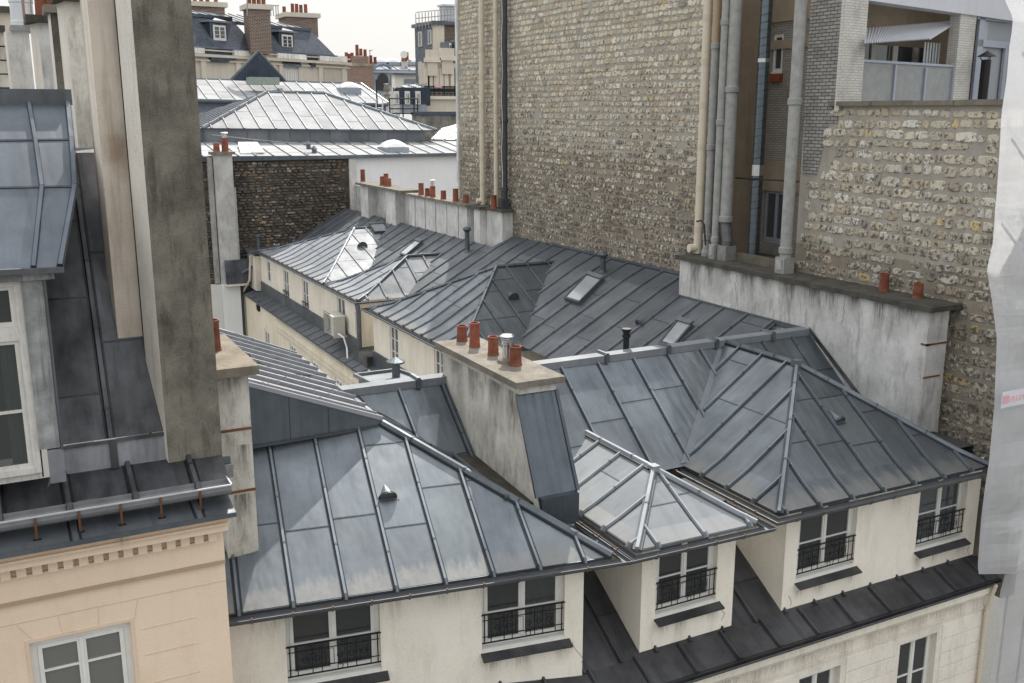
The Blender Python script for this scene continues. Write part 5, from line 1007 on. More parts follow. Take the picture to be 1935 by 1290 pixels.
mb = MB(); p = [PY(455, 292, 56), PY(500, 290, 56), PY(486, 272, 58.5), PY(450, 272, 58.5)]; q = [x + Z3 * .12 for x in p]; mb.hexa([x + Z3 * .03 for x in p] + q, 'dome'); mb.beam(lerp(q[0], q[1], .5), lerp(q[3], q[2], .5), .05, .03, 'gutter', c=(2, 2, 2)); mb.build('skylight', WB)
mb = MB(); a, b = PY(400, 254, 58), PY(760, 272, 58); mb.tube([lerp(a, b, t / 12) - Z3 * .25 * math.sin(PI * t / 12) for t in range(13)], .02, 'pipeG', 5); tag(mb.build('cable'), 'thin sagging cable in front of the lantern wall of the bright zinc roof', 'cable')
# ============================================================ second bright roof with triangular gable
SB = thing('gabled_roof_building', (20, 74, GZ), 'bright zinc roof beyond the lantern with a blue grey triangular gable and green skylight box', 'building')
Ea, Eb = PY(300, 184, 72), PY(733, 194, 72); Ra, Rb = PY(300, 148, 77), PY(682, 158, 77)
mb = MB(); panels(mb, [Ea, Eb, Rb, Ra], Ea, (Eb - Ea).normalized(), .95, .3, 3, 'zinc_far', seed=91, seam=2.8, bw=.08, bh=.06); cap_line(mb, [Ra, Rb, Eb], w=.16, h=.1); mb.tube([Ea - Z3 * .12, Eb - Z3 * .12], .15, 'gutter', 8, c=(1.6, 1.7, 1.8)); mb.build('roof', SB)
mb = MB(); mb.face([Ea + V((0, .4, -9)), Eb + V((0, .4, -9)), Eb + V((0, .4, -.1)), Ea + V((0, .4, -.1))], 'gutter', (2, 2.1, 2.4)); mb.face([Eb + V((0, .4, -9)), Eb + V((0, 8, -9)), Eb + V((0, 8, 0)), Eb + V((0, .4, 0))], 'conc'); mb.build('wall', SB)
G0, G1, G2 = PY(436, 151, 74.8), PY(541, 154, 74.8), PY(489, 96, 74.8); mb = MB(); bk = V((0, .8, 0)); mb.face([G0, G1, G2], 'zinc', (.34, .40, .50), [(0, 9)] * 3); mb.face([G0, G2, G2 + bk, G0 + bk], 'zinc'); mb.face([G2, G1, G1 + bk, G2 + bk], 'zinc'); mb.beam(G0, G2, .12, .06, 'zinc', up=MY); mb.beam(G2, G1, .12, .06, 'zinc', up=MY)
for t in (.3, .5, .7): q = lerp(G0, G1, t); mb.beam(q, V((q.x, q.y, G2.z - (G2.z - G0.z) * abs(t - .5) * 2 - .2)), .03, .015, 'zinc', up=MY, c=(.3, .35, .4))
mb.build('gable', SB)
mb = MB(); p = PY(468, 157, 74.2); q = PY(523, 157, 74.2); mb.box(p.x, q.x, 73.4, 74.6, p.z - .1, p.z + .42, 'gtop'); mb.box(p.x + .15, q.x - .15, 73.55, 74.45, p.z + .40, p.z + .44, 'dark'); mb.build('skylight', SB)
dome(665, 176, 74.0, 1.5, SB, 1.4, .4)
# ============================================================ slate mansard hotel, oblique facade
HB_ = thing('slate_mansard_building', (20, 90, GZ), 'large stone building with dark slate mansard and two small white dormer windows', 'building')
ha = math.radians(59.8); HU = V((math.sin(ha), math.cos(ha), 0)); HN = V((HU.y, -HU.x, 0)); HO = PY(360, 100, 84); HO.z = 0; HD = -HN
def hp(x, y, back=0): return PP(x, y, HO + HD * back, HN)
def hz(p): return p
c0, c1 = hp(340, 90), hp(640, 108); br_ = c1 + Z3 * 0
zc = (c0.z + c1.z) / 2; c0.z = c1.z = zc; print('hotel', c0, c1)
hu = lambda p: (p - HO).dot(HU)
U0, U1 = hu(c0) - 6, hu(hp(655, 108)); H = lambda a, z, b=0: V((HO.x, HO.y, z)) + HU * a + HD * b
zt_ = hp(505, 48, 1.6).z; 
mb = MB(); mb.face([H(U0, GZ), H(U1, GZ), H(U1, zc), H(U0, zc)], 'lime'); mb.face([H(U1, GZ), H(U1, GZ, 14), H(U1, zc, 14), H(U1, zc)], 'lime')
for z, d, hgt in ((zc - .62, .35, .22), (zc - .95, .2, .12), (zc - .15, .25, .12)): mb.obox(H(U0, z), HU, HN, U1 - U0 + d, hgt, d, 'lime')
mb.obox(H(U0, zc - .4), HU, HN, hu(hp(440, 100)) - U0, .5, .12, 'conc', (1.3, 1.3, 1.3)) if False else None
for a, b in ((340, 383), (438, 488), (520, 575), (600, 652)): p, q = hu(hp(a, 110)), hu(hp(b, 110)); mb.obox(H(p, zc - .38), HU, HN, q - p, .52, .3, 'conc', (1.5, 1.48, 1.4))
for a, b in ((385, 437), (576, 599)): p, q = hu(hp(a, 110)), hu(hp(b, 110)); mb.obox(H(p, zc - .45), HU, HN, q - p, .45, .1, 'zinc', (.45, .5, .6)); mb.obox(H(p + .5, zc - .95), HU, HN, q - p - 1, .35, .3, 'zinc', (.45, .5, .6))
for a in (383, 449, 515, 530, 566, 604, 648): p = hu(hp(a, 130)); mb.obox(H(p - .25, zc - 4), HU, HN, .5, 3.05, .15, 'lime', (1.05, 1.05, 1.05))
mb.build('wall', HB_)
for a, b, t, sh in ((450, 468, 120, 0), (532, 568, 128, 1), (611, 641, 131, 0)):
    p, q = hp(a, t), hp(b, t); mb = MB(); ww = hu(q) - hu(p); mb.obox(H(hu(p), zc - 3.9), HU, HN, ww, p.z - zc + 3.9 - .1, .05, 'white' if sh else 'lime', (1, 1, 1) if sh else (.85, .83, .8))
    if sh:
        for k in range(8): mb.obox(H(hu(p) + ww * k / 8, zc - 3.9), HU, HN, .06, p.z - zc + 3.75, .09, 'white', (.8, .8, .8))
    mb.build('window', HB_)
def mans(u0, u1, u1t, zt, name='mansard_roof'):
    mb = MB(); mb.face([H(u0, zc + .05, -.2), H(u1, zc + .05, -.2), H(u1t, zt, 1.6), H(u0, zt, 1.6)], 'slate'); mb.face([H(u1, zc, -.2), H(u1 + .2, zc, 9), H(u1t, zt, 8), H(u1t, zt, 1.6)], 'slate'); mb.beam(H(u0, zc + .05, -.25), H(u1, zc + .05, -.25), .12, .12, 'zinc', c=(1.1, 1.2, 1.4)); mb.build(name, HB_)
zA, zB2 = hp(420, 33, 1.6).z, hp(540, 52, 1.6).z
mans(U0, hu(hp(493, 100, -.2)), hu(hp(436, 35, 1.6)), zA); mans(hu(hp(500, 100, -.2)), hu(hp(636, 108, -.2)), hu(hp(585, 56, 1.6)), zB2)
for (u0, u1, z, pk) in ((U0, hu(hp(436, 35, 1.6)), zA, .6), (hu(hp(437, 44, 1.6)), hu(hp(585, 56, 1.6)), zB2, .7)):
    mb = MB(); pts = [H(u0, z, 1.5), H(u1, z, 1.5), H(u1 - 4, z + pk * 1.6, 5.5), H(u0, z + pk * 1.6, 5.5)]; panels(mb, pts, pts[0], HU, 1.0, .3, 3, 'zinc_far', seed=95, bw=.1, bh=.08); mb.beam(pts[0] - Z3 * .15, pts[1] - Z3 * .15, .2, .25, 'zinc', c=(.6, .66, .8)); mb.build('top_roof', HB_)
for (cx, cy, ww, hh) in ((414, 62, 22, 27), (542, 79, 19, 25)):
    bk_ = .35; p, q = hp(cx - ww / 2, cy + hh / 2, bk_), hp(cx + ww / 2, cy - hh / 2, bk_); o = MB(); W_ = hu(q) - hu(p); Hh = q.z - p.z; zb_ = p.z
    o.obox(H(hu(p) - .25, zb_ - .3, bk_ + .02), HU, HD, W_ + .5, Hh + .5, 1.8, 'zinc', (.6, .66, .75)); o.obox(H(hu(p) - .5, zb_ + Hh + .2, bk_ - .2), HU, HD, W_ + 1, .15, 2, 'zinc_light')
    o.face([H(hu(p) - .1, zb_ + Hh + .35, bk_ - .2), H(hu(p) + W_ + .1, zb_ + Hh + .35, bk_ - .2), H(hu(p) + W_ / 2, zb_ + Hh + .6, bk_ + .4)], 'zinc_light'); o.face([H(hu(p) - .2, zb_ - .3, bk_), H(hu(p) + W_ + .2, zb_ - .3, bk_), H(hu(p) + W_ + .5, zb_ - 1.5, -.3), H(hu(p) - .5, zb_ - 1.5, -.3)], 'zinc', (.5, .56, .66)); d = o.build('dormer', HB_)
    window(d, H(hu(p), zb_, bk_ - .02), HU, HN, W_, Hh, 0, bars=(.33, .66), fw=.09, gl='glassD', room=False, sill=False)
def bstack(label, pa, pb, pyt, pyb, y, m, pots, depth=.9, d2=None):
    A = PY(pa, pyt, y); B = PY(pb, pyt, y); zb = PY(pa, pyb, y).z; o = thing('brick_chimney', (A.x, y, zb), label, 'chimney', 'brick chimneys on the far buildings')
    mb = MB(); mb.box(A.x, B.x, y, y + depth, zb, A.z, m); mb.build('shaft', o); mb = MB(); mb.box(A.x - .25, B.x + .25, y - .2, y + depth + .2, A.z - .1, A.z + .3, 'lime'); mb.build('cap', o)
    for x, hgt in pots: p = PY(x, pyt, y); pot(o, V((p.x, y + depth * .4, A.z + .3)), hgt * .75, .17)
bstack('broad chequered brick chimney with four pots between the two slate mansards', 470, 510, 14, 100, 86, 'brickK', [(476, 1.6), (485, 1.9), (494, 1.6), (503, 2.0)], 2)
bstack('low wide brick chimney with pots above the left slate mansard', 352, 424, 8, 32, 92, 'brickK', [(360, 1.1), (372, 1.2), (384, 1.1), (396, 1.2), (412, 1.3)], 2)
bstack('brick chimney at the right end of the slate mansard with five short pots', 542, 600, 29, 68, 96, 'brickK', [(544, .8), (560, 1.2), (568, 1.2), (576, 1.1), (585, 1.2)], 3)
mb = MB(); 
for x in (512, 517, 522, 526): p = PY(x, 30, 90); mb.tube([p, V((p.x, p.y, PY(x, 10, 90).z))], .04, 'pipeG', 4)
mb.tube([PY(508, 10, 90), PY(527, 10, 90)], .04, 'pipeG', 4); mb.tube([PY(467, 30, 85), PY(467, -6, 85)], .05, 'pipeG', 4); tag(mb.build('roof_guard_frame'), 'thin metal guard frame and mast beside the chequered brick chimney', 'railing')
# ============================================================ distant buildings right of the hotel
DB = thing('red_brick_building', (48, 130, GZ), 'distant dark red brick gable wall crowned with many small chimney pots', 'building')
def fb(y, x0, y0, x1, y1): a = PY(x0, y1, y); b = PY(x1, y0, y); return a.x, b.x, a.z, b.z
mb = MB(); a, b, z0, z1 = fb(110, 652, 122, 706, 210); mb.box(a, b, 110, 116, z0, z1, 'brickR'); a2, b2, _, z2 = fb(110, 670, 106, 697, 210); mb.box(a2, b2, 110.01, 115, z1, z2, 'brickR'); mb.box(a - .3, b + .3, 109.9, 116, z1 - .2, z1 + .1, 'concD', (2, 2, 2)); mb.build('wall', DB)
for x, y in ((655, 121), (661, 120), (666, 121), (675, 105), (682, 105), (690, 106), (701, 120), (709, 121)): pot(DB, PY(x, y, 111), random.uniform(.7, 1.3), .19)
BB = thing('blue_zinc_building', (60, 120, GZ), 'distant pale blue building with arched window and bright zinc roof with three skylights', 'building')
mb = MB(); a, b, z0, z1 = fb(118, 704, 132, 790, 215); mb.box(a, b + 10, 118, 124, z0, z1, 'blue'); mb.obox(V((a, 118, z1 - .4)), X3, MY, b - a + 10, .4, .3, 'blue', (1.2, 1.2, 1.2)); p = PY(723, 158, 118); mb.tube([p + V((-1.1, -.1, 0))] + [p + V((1.3 * math.cos(PI - PI * k / 8), -.1, 1 + 1.3 * math.sin(PI * k / 8))) for k in range(9)] + [p + V((1.1, -.1, 0))], .18, 'blue', 6, c=(.6, .65, .75)); mb.build('wall', BB)
mb = MB(); mb.lathe(p + V((0, -.12, .5)), [(.7, 0), (.7, .05), (0, .06)], 'dark', 12, ax=MY); mb.box(p.x - .7, p.x + .7, 117.85, 117.95, p.z - .8, p.z + .5, 'dark'); mb.build('window', BB)
mb = MB(); r0, r1, r2, r3 = PY(704, 132, 117.6), PY(800, 133, 117.6), PY(800, 117, 121.5), PY(712, 117, 121.5); panels(mb, [r0, r1, r2, r3], r0, X3, 1.5, .3, 3, 'zinc_far', seed=97, bw=.12, bh=.1); mb.build('roof', BB)
for x in (721, 744, 782): dome(x, 122, 119.5, 1.8, BB, 1.2, .3)
o = thing('brick_chimney', (p.x + 6, 119, 5), 'small block chimney with orange pots and a satellite dish on the distant bright roof', 'chimney', 'brick chimneys on the far buildings')
mb = MB(); a, b, z0, z1 = fb(119, 761, 116, 771, 134); mb.box(a, b, 119, 121, z0, z1, 'conc'); mb.build('shaft', o); pot(o, PY(763, 116, 120), 1.0, .3); pot(o, PY(768, 116, 120), 1.1, .3)
mb = MB(); c_ = PY(763.5, 103, 118.5); mb.lathe(c_, [(0, 0), (.35, .05), (.45, .12), (.43, .14)], 'white', 18, ax=V((-.5, -.85, .1))); mb.tube([c_, c_ - Z3 * 1.0], .05, 'pipeG', 5); tag(mb.build('satellite_dish'), 'round white satellite dish above the distant orange pots', 'satellite dish')
mb = MB(); c_ = PY(773, 117, 118.5); mb.lathe(c_, [(0, 0), (.25, .04), (.34, .1)], 'frost', 16, ax=V((.5, -.85, .1))); tag(mb.build('satellite_dish'), 'smaller grey satellite dish right of the orange pots', 'satellite dish')
mb = MB(); a = PY(699, 122, 112); mb.tube([a, PY(699, 94, 112)], .05, 'pipeG', 4); mb.tube([PY(697, 96, 112), PY(704, 94, 112)], .04, 'pipeG', 4); tag(mb.build('antenna'), 'thin rooftop antenna above the distant red brick wall', 'antenna')
# slate tower and stone apartment block
TB = thing('slate_tower_building', (50, 90, GZ), 'tall slate clad block with stone front and black balcony beside the stone wall', 'building')
Y_ = 84
XTB = PY(821, 120, Y_).x; yb_ = PX(785, 120, XTB).y; z0, z1 = PY(821, 215, Y_).z, PY(821, 46, Y_).z; b2 = PY(875, 44, Y_).x + 4
mb = MB(); mb.box(XTB, b2, Y_ + .3, yb_, z0, z1, 'slateW'); mb.box(XTB - .02, XTB + .95, Y_ - .1, Y_ + .3, z0, z1, 'lime'); mb.box(XTB + .95, b2, Y_, Y_ + .3, z0, z1, 'brickK', (.7, .7, .7)); mb.box(XTB - .25, b2, Y_ - .3, yb_ + .2, z1, z1 + .3, 'zinc', (.8, .8, .85)); mb.build('wall', TB)
for x, y0, y1 in ((795, 61, 86), (813, 58, 82), (795, 118, 142)):
    p, q = PX(x - 3, y1, XTB), PX(x + 3, y0, XTB); mb = MB(); mb.box(XTB - .08, XTB, q.y, p.y, p.z - .1, q.z + .1, 'white', (.8, .8, .8)); w_ = mb.build('window', TB); mb = MB(); mb.box(XTB - .12, XTB - .07, q.y + .5, p.y - .5, p.z, q.z, 'glassD'); mb.build('pane', w_)
mb = MB(); N = 14
for k in range(N): x = 786 + 84 * k / N; p = PY(x, 48 - 10 * k / N, Y_ - .1); mb.tube([p - Z3 * .3, p + Z3 * 1.0], .04, 'pipeG', 4)
p, q = PY(786, 46, Y_ - .1), PY(872, 37, Y_ - .1)
for d in (0.1, .5, 1.0): mb.tube([p + Z3 * d, q + Z3 * d], .035, 'pipeG', 4)
mb.build('roof_railing', TB)
mb = MB(); a, b, z0, z1 = fb(Y_ + 2, 839, 12, 859, 45); mb.box(a, b, Y_ + 2, Y_ + 3, z0, z1, 'frost', (1.8, 1.8, 1.9)); mb.box(a - .15, b + .15, Y_ + 1.8, Y_ + 3.2, z1, z1 + .15, 'frost', (2.2, 2.2, 2.3)); mb.build('lift_housing', TB)
mb = MB(); yq = 80; a, b, z0, z1 = fb(yq, 803, 120, 875, 210); mb.box(a, b + 4, yq, yq + 1.2, z0, z1, 'lime')
for x0, x1, yt in ((810, 826, 115), (836, 856, 112)): c0_, c1_, _, zz = fb(yq - .3, x0, yt, x1, 200); mb.box(c0_, c1_, yq - .35, yq, zz - 1.2, zz, 'lime'); mb.box(c0_ - .25, c1_ + .25, yq - .5, yq, zz - .1, zz + .25, 'lime', (1.1, 1.1, 1.1)); mb.box(c0_ - .1, c1_ + .1, yq - .4, yq, zz + .25, zz + .9, 'lime', (1, 1, 1))
for x in (806, 812, 824, 834, 842, 855, 862): p = PY(x, 160, yq); mb.box(p.x - .22, p.x + .22, yq - .14, yq, z0, z1 - .4, 'lime', (1.06, 1.06, 1.06))
mb.build('stone_front', TB)
for x in (819, 847): a, b, z0, z1 = fb(yq, x - 3.5, 136, x + 3.5, 175); mb = MB(); mb.box(a, b, yq - .06, yq, z0, z1, 'lime', (.6, .55, .48)); mb.build('window', TB)
mb = MB(); q = [PY(815, 128, yq + .3), PY(885, 112, yq + .3), PY(885, 60, yq + 3.5), PY(850, 80, yq + 3)]; panels(mb, q, q[0], X3, .5, .1, 3, 'zinc_dull', seed=99, bw=.1, bh=.1); mb.build('mansard_roof', TB)
for x in (851, 863): a, b, z0, z1 = fb(yq + .8, x - 4, 78, x + 3, 100); mb = MB(); mb.box(a, b, yq + .8, yq + 2.5, z0, z1, 'zinc'); mb.box(a + .1, b - .1, yq + .74, yq + .8, z0 + .1, z1 - .15, 'white'); d_ = mb.build('dormer', TB); mb = MB(); mb.box(a + .25, b - .25, yq + .7, yq + .73, z0 + .25, z1 - .3, 'glassD'); mb.build('pane', d_)
mb = MB(); a, b, z0, z1 = fb(yq - 1.5, 794, 184, 880, 216); mb.box(a, b, yq - 1.5, yq, z0, z1, 'lime'); mb.box(a - .2, b, yq - 1.8, yq, z1 - .15, z1 + .1, 'lime', (1.1, 1.1, 1.1)); mb.build('stone_front', TB)
mb = MB(); a, b, z0, z1 = fb(yq - 1.5, 796, 164, 880, 183); n = 34
for k in range(n + 1): x = a + (b - a) * k / n; mb.tube([V((x, yq - 1.5, z0)), V((x, yq - 1.5, z1))], .045, 'iron', 4)
for z in (z0 + .05, z0 + .25, z1): mb.beam(V((a, yq - 1.5, z)), V((b, yq - 1.5, z)), .08, .06, 'iron')
mb.beam(V((a, yq - 1.5, (z0 + z1) / 2)), V((b, yq - 1.5, (z0 + z1) / 2)), .04, .25, 'iron'); mb.build('balcony_railing', TB)
p = PY(827, 164, yq - 1.6); mb = MB(); mb.box(p.x - .3, p.x + .3, yq - 1.8, yq - 1.6, p.z - .05, p.z + .15, 'red'); mb.build('flower_box', TB)
SM = thing('small_mansard_building', (40, 80, GZ), 'low grey zinc mansard with three narrow white windows below the slate tower', 'building')
Ym = 78; mb = MB(); a, b, z0, z1 = fb(Ym, 744, 168, 797, 212); mb.face([V((a, Ym - 1.2, z0)), V((b, Ym - 1.2, z0)), V((b, Ym, z1)), V((a, Ym, z1))], 'zinc_light', (.9, .9, .95)); q = [PY(743, 168, Ym - .3), PY(800, 165, Ym - .3), PY(806, 158, Ym + 2), PY(765, 160, Ym + 2)]; panels(mb, q, q[0], X3, .9, .2, 3, 'zinc_light', seed=101, bw=.1, bh=.08); mb.build('mansard_roof', SM)
for x in (749.5, 770, 790): a, b, z0, z1 = fb(Ym - .9, x - 4.5, 172, x + 4.5, 197); mb = MB(); mb.box(a, b, Ym - .9, Ym + .5, z0, z1, 'white', (.85, .85, .85)); mb.box(b, b + .9, Ym - .8, Ym + .5, z0 - .1, z1 + .3, 'zinc', (.3, .35, .45)); d_ = mb.build('dormer', SM); mb = MB(); mb.box(a + .15, (a + b) / 2 - .06, Ym - .95, Ym - .91, z0 + .1, z1 - .2, 'glassD'); mb.box((a + b) / 2 + .06, b - .12, Ym - .95, Ym - .91, z0 + .1, z1 - .2, 'glassD'); mb.build('pane', d_)
mb = MB(); a, b, z0, z1 = fb(100, 747, 142, 790, 172); mb.box(a, b, 100, 101, z0, z1, 'whitew', (.95, .93, .85)); mb.box(a + 1, b, 99.9, 100, z1 - 1.9, z1 - .4, 'gutter', (2.5, 2.5, 2.6)); mb.box(a - .3, b, 99.6, 101.3, z1, z1 + .2, 'zinc'); tag(mb.build('white_rooftop_house'), 'white walled rooftop block with a dark grey band, left of the slate tower', 'building')
DK = thing('dark_grey_wall', (35, 70, GZ), 'dark grey blank wall with blue zinc coping in front of the balcony', 'wall'); mb = MB(); a, b, z0, z1 = fb(70, 789, 217, 880, 262); mb.box(a, b + 2, 70, 71, z0 - 3, z1, 'concD', (1.4, 1.45, 1.5)); mb.build('wall', DK); mb = MB(); mb.box(a - .05, b + 2, 69.9, 71.1, z1, z1 + .25, 'zinc', (.55, .62, .78)); mb.build('coping', DK)
mb = MB(); Yc = 71; p = [PY(x, 186, Yc) for x in (736, 761, 782, 789)]
for q in p: mb.tube([V((q.x, Yc, q.z - 1.6)), V((q.x, Yc, q.z + (0 if q is not p[0] else 0)))], .05, 'iron', 4)
for y in (186, 205, 214): a, b = PY(736, y, Yc), PY(789, y, Yc); mb.tube([a, b], .05, 'iron', 4)
a = PY(711, 150, 70.5); mb.tube([a, V((a.x, 70.5, a.z - 2.4))], .06, 'iron', 4)
for x in (711, 723): a, b = PY(x, 186, 70.5), PY(x, 215, 70.5); mb.tube([a, b], .05, 'white', 4)
for k in range(3): a, b = PY(711, 195 + k * 8, 70.5), PY(723, 196 + k * 8, 70.5); mb.tube([a, b], .04, 'white', 4)
tag(mb.build('iron_railing'), 'thin black iron railing and ladder at the end of the second bright roof', 'railing')
mb = MB(); p = PY(731, 176, 76); mb.lathe(p - Z3 * .9, [(.25, 0), (.2, .7), (.3, .75), (.3, .85), (.15, 1.0), (.27, 1.2), (.18, 1.5), (.27, 1.6), (0, 1.65)], 'concD', 10, c=(2, 2, 2)); mb.box(p.x - .6, p.x + .9, 75.6, 77, p.z - 3, p.z - .9, 'conc'); tag(mb.build('stone_chimney_finial'), 'small dark stone chimney finial in front of the distant blue building', 'chimney')
# ============================================================ terrace building on the upper right
TT = thing('terrace_building', (23, 18, -1), 'whitewashed brick terrace with frosted balustrade and corrugated tin canopy above the near stone wall', 'building')
ta = math.radians(79); TU = V((math.sin(ta), math.cos(ta), 0)); TN = V((TU.y, -TU.x, 0)); TO = V((19.0, 18.7, 0))
def tp(x, y, back=0): return PP(x, y, TO - TN * back, TN)
tu = lambda p: (p - TO).dot(TU); TH = lambda a, z, b=0: TO + TU * a + Z3 * z - TN * b
ua, ub, uc, ud, ue, uf = [tu(tp(x, 100)) for x in (1592, 1634, 1812, 1842, 1905, 1990)]
mb = MB(); ztop = 4.2
def tbox(a, b, z0, z1, d0, d1, m, c=(1, 1, 1)): mb.obox(TH(a, z0, d1), TU, TN, b - a, z1 - z0, d1 - d0, m, c)
tbox(ua, ub, .0, ztop, 0, .12, 'brickW'); mb.build('brick_pillar', TT); mb = MB(); tbox(uc, ud, .0, tp(1825, 25).z, .05, .35, 'brickW'); mb.build('brick_pillar', TT)
zb1 = tp(1640, 0).z; zb2 = tp(1830, 18).z
mb = MB(); mb.hexa([TH(ua + .8, zb1, 0), TH(uf, tp(1990, 50).z, 0), TH(uf, tp(1990, 50).z, .4), TH(ua + .8, zb1, .4), TH(ua + .8, 4.2, 0), TH(uf, 4.2, 0), TH(uf, 4.2, .4), TH(ua + .8, 4.2, .4)], 'whitew', (.8, .8, .84)); mb.build('lintel', TT)
mb = MB(); tbox(ub + .05, uf + 2, -1, 5, 1.1, 1.2, 'brown'); tbox(ub, uf + 2, -1.0, 0.0, 0.2, 1.1, 'conc'); mb.build('back_wall', TT)
mb = MB(); bw_ = tp(1640, 60, 2.45); bz0, bz1 = -.1, 1.75
for k in range(5):
    a0 = ub - .1 + k * 1.05; 
    for q in ((a0, a0 + .12), (a0 + .93, a0 + 1.05)): tbox(q[0], q[1], bz0, bz1, 1.0, 1.08, 'white', (.8, .78, .7))
    tbox(a0 + .12, a0 + .93, bz0, bz1, 1.04, 1.08, 'glassD')
mb.build('window', TT)
mb = MB(); c0a, c1a, c2a, c3a = tp(1632, 82), tp(1757, 73), tp(1813, 38, .6), tp(1634, 53, .9); N = 60
c0a, c1a = tp(1632, 82, -.35), tp(1757, 73, -.35)
for i in range(N):
    f = lambda t, k: (lerp(c0a, c1a, t) + TN * 0 + Z3 * (.02 * (1 if k % 2 else -1)), lerp(c3a, c2a, t) + Z3 * (.02 * (1 if k % 2 else -1)))
    a, d = f(i / N, i); b, c = f((i + 1) / N, i + 1); mb.face([a, b, c, d], 'tin'); mb.face([a - Z3 * .012, d - Z3 * .012, c - Z3 * .012, b - Z3 * .012], 'tin', (.6, .6, .6))
mb.build('canopy', TT)
mb = MB()
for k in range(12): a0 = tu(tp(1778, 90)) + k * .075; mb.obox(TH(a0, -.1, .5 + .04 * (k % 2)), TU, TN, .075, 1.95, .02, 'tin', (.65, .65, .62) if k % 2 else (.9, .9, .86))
mb.build('corrugated_screen', TT)
mb = MB(); zr0, zr1 = tp(1630, 111).z, tp(1807, 122).z; ur0, ur1 = tu(tp(1630, 150)), tu(tp(1808, 150))
mb.hexa([TH(ur0, zr0 - .06, .1), TH(ur1, zr1 - .06, .1), TH(ur1, zr1 - .06, .16), TH(ur0, zr0 - .06, .16), TH(ur0, zr0, .1), TH(ur1, zr1, .1), TH(ur1, zr1, .16), TH(ur0, zr0, .16)][::1], 'alu')
for t in (0.0, .345, .67, .985): a0 = ur0 + (ur1 - ur0) * t; mb.obox(TH(a0, -.1, .15), TU, TN, .08, zr0 + .05 - .12 * t, .07, 'alu')
mb.build('balustrade_frame', TT)
mb = MB()
mb.face([TH(ur0, -.1, .14), TH(ur1, -.1, .14), TH(ur1, zr1, .14), TH(ur0, zr0, .14)], 'frost'); mb.build('balustrade_panel', TT)
mb = MB(); 
for x0, x1, y0, y1 in ((1842, 1848, 28, 190), (1890, 1896, 85, 190), (1842, 1910, 80, 87), (1842, 1910, 28, 36)): p, q = tp(x0, y1, .2), tp(x1, y0, .2); mb.obox(TH(tu(p), p.z if y1 < 180 else -.2, .2), TU, TN, tu(q) - tu(p), q.z - (p.z if y1 < 180 else -.2), .08, 'alu')
f_ = mb.build('window', TT); mb = MB(); p, q = tp(1846, 190, .26), tp(1990, 30, .26); mb.obox(TH(tu(p), -.2, .26), TU, TN, tu(q) - tu(p), q.z + .2, .02, 'glassS', (1, 1, 1)); mb.build('pane', f_)
mb = MB(); p = tp(1856, 190, -.3); p2 = V((p.x, p.y, .1)); mb.tube([V((p.x, p.y, .2)), V((p.x, p.y, tp(1856, 112, -.3).z))], .13, 'iron', 12); z = tp(1856, 106, -.3).z; mb.lathe(V((p.x, p.y, z)), [(.26, 0), (0, .16)], 'iron', 16)
for k in range(3): mb.tube([V((p.x + .1 * math.cos(k * 2.1), p.y + .1 * math.sin(k * 2.1), z - .12)), V((p.x + .18 * math.cos(k * 2.1), p.y + .18 * math.sin(k * 2.1), z))], .012, 'iron', 4)
tag(mb.build('flue_cowl'), 'black flue with conical cap standing by the terrace window', 'flue')
# ============================================================ scaffolding wrapped in white sheeting
SC = thing('scaffolding', (18.5, 13.6, GZ), 'metal scaffold poles behind the translucent white sheeting at the right edge', 'scaffolding')
mb = MB()
for x, y in ((17.9, 13.25), (19.6, 13.25), (21.4, 13.25), (18.9, 11.9), (20.8, 11.9)): 
    if x < 18.5: mb.tube([V((x, 12.75, 3.5)), V((x, 12.75, -9.6))], .026, 'steel', 8, c=(.6, .6, .6))
    else: mb.tube([V((x, 12.75, 3.5)), V((x, 12.75, GZ))], .026, 'steel', 8, c=(.6, .6, .6))
mb.build('pole', SC); mb = MB()
for k in range(8):
    z = 3 - k * 1.6; mb.tube([V((18.1, 12.72, z)), V((21.5, 12.72, z))], .026, 'steel', 8, c=(.6, .6, .6)); mb.tube([V((18.1, 12.72, z - .55)), V((21.5, 12.72, z - .55))], .026, 'steel', 8, c=(.6, .6, .6))
mb.build('ledger', SC); mb = MB()
for k in range(5):
    z = 3 - k * 1.6; mb.tube([V((17.2, 12.8, z)), V((19.2, 12.8, z - 1.6))], .022, 'steel', 6, c=(.5, .5, .5))
mb.build('brace', SC)
EDG = [(-80, 1890), (0, 1894), (33, 1910), (60, 1908), (90, 1903), (150, 1898), (210, 1889), (300, 1884), (360, 1880), (460, 1872), (509, 1861), (560, 1870), (640, 1880), (766, 1875), (867, 1866), (905, 1860), (942, 1855), (1000, 1849), (1068, 1844), (1083, 1846)]
mb = MB(); NR, NC = 110, 34; y_top, y_bot = -80, 1083; grid = []; rn = random.Random(5); from mathutils import noise
for i in range(NR + 1):
    py = y_top + (y_bot - y_top) * i / NR
    for (ya_, xa_), (yb_, xb_) in zip(EDG, EDG[1:]):
        if ya_ <= py <= yb_: ex = xa_ + (xb_ - xa_) * (py - ya_) / (yb_ - ya_); break
    e = PY(ex, py, 12.6); row = []
    for j in range(NC + 1):
        t = j / NC; x = e.x + t * (22.0 - e.x); z = e.z - (.35 * t if i == NR else 0) - .10 * (i / NR) * t * 2
        h = (noise.noise(V((x * .9, z * .35, 1.3))) * .18 + noise.noise(V((x * 2.6, z * .8, 4.))) * .11 + noise.noise(V((x * 1.6, z * 3.0, 7.))) * .05 + noise.noise(V((x * 5, z * 2, 9.))) * .012)
        lev = (z - 3) / 1.6; lev = abs(lev - round(lev)); h += -.10 * math.exp(-(lev * 7) ** 2) + .12
        row.append(V((x, 12.56 - h * min(1, .04 + t * 6), z)))
    grid.append(row)
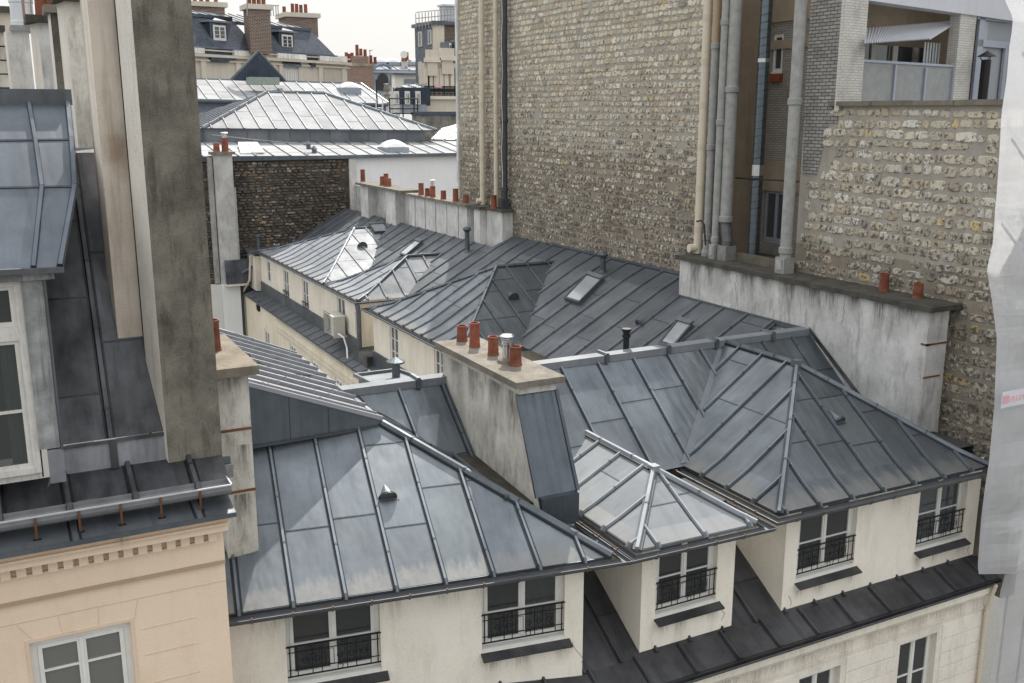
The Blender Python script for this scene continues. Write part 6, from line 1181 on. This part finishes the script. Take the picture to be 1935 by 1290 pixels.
for a, b in zip(grid, grid[1:]):
    for j in range(NC): mb.face([b[j], b[j + 1], a[j + 1], a[j]], 'sheet', (1, 1, 1), None, True)
SH = thing('scaffold_sheeting', (19.5, 12.5, GZ), 'wrinkled translucent white plastic sheeting wrapped round the scaffold at the right edge', 'sheeting')
mb.build('upper_sheet', SH)
mb = MB(); e = PY(1883, 1112, 12.9)
for i in range(20):
    for j in range(12):
        f = lambda i, j: V((18.55 + j * .3 - .03 * i / 4, 12.66 - .12 * noise.noise(V((j * .5, i * .35, 2.))) - .03, -9.75 - i * .35))
        mb.face([f(i + 1, j), f(i + 1, j + 1), f(i, j + 1), f(i, j)], 'sheet', (.72, .72, .73), None, True)
mb.build('lower_sheet', SH)
# printed strip with the word on the sheeting
p = PY(1893, 772, 12.28); q = PY(1990, 735, 12.28)
mb = MB(); lw_ = .012
mb.box(p.x, q.x + .8, 12.30, 12.305, p.z, p.z + .33, 'sheet', (1.1, 1.1, 1.12)); mb.box(p.x + .03, p.x + .21, 12.29, 12.296, p.z + .08, p.z + .25, 'red'); mb.build('print_band', SH)
fc = bpy.data.curves.new('t', 'FONT'); fc.body = 'PLETT'; fc.size = .17; fc.extrude = .003; fo = bpy.data.objects.new('t', fc); C.objects.link(fo)
bpy.context.view_layer.update(); me = bpy.data.meshes.new_from_object(fo.evaluated_get(bpy.context.evaluated_depsgraph_get())); bpy.data.objects.remove(fo)
me.materials.clear(); me.materials.append(M['red']); t_ = bpy.data.objects.new('lettering', me); C.objects.link(t_); t_.parent = SH; ca = me.color_attributes.new('Col', 'FLOAT_COLOR', 'CORNER')
ca.data.foreach_set('color', [1.3, 1.2, 1.2, 1.] * len(me.loops))
t_.location = V((p.x + .25, 12.293, p.z + .1)) - V(SH.location); t_.rotation_euler = (PI / 2, 0, 0)
# cables over the front roofs
cable('cable', [PP(x, y, V((0, 16.0, mz(16.0) + .02)), V((0, -.625, .781))) for x, y in ((677, 747), (700, 772), (725, 783), (760, 803), (800, 830), (842, 858), (880, 885))], 'black cable running down the main roof valley beside the left wing hip')
zq = lambda x, y: V((x, y, zp(x) + .05))
cable('cable', [PP(x, y, zq(5, 18), V((.371, 0, .928))) for x, y in ((470, 668), (490, 684), (520, 699), (550, 707), (580, 709), (602, 708))], 'black cable looping over the bright lean-to roof by the narrow chimney', r=.012)
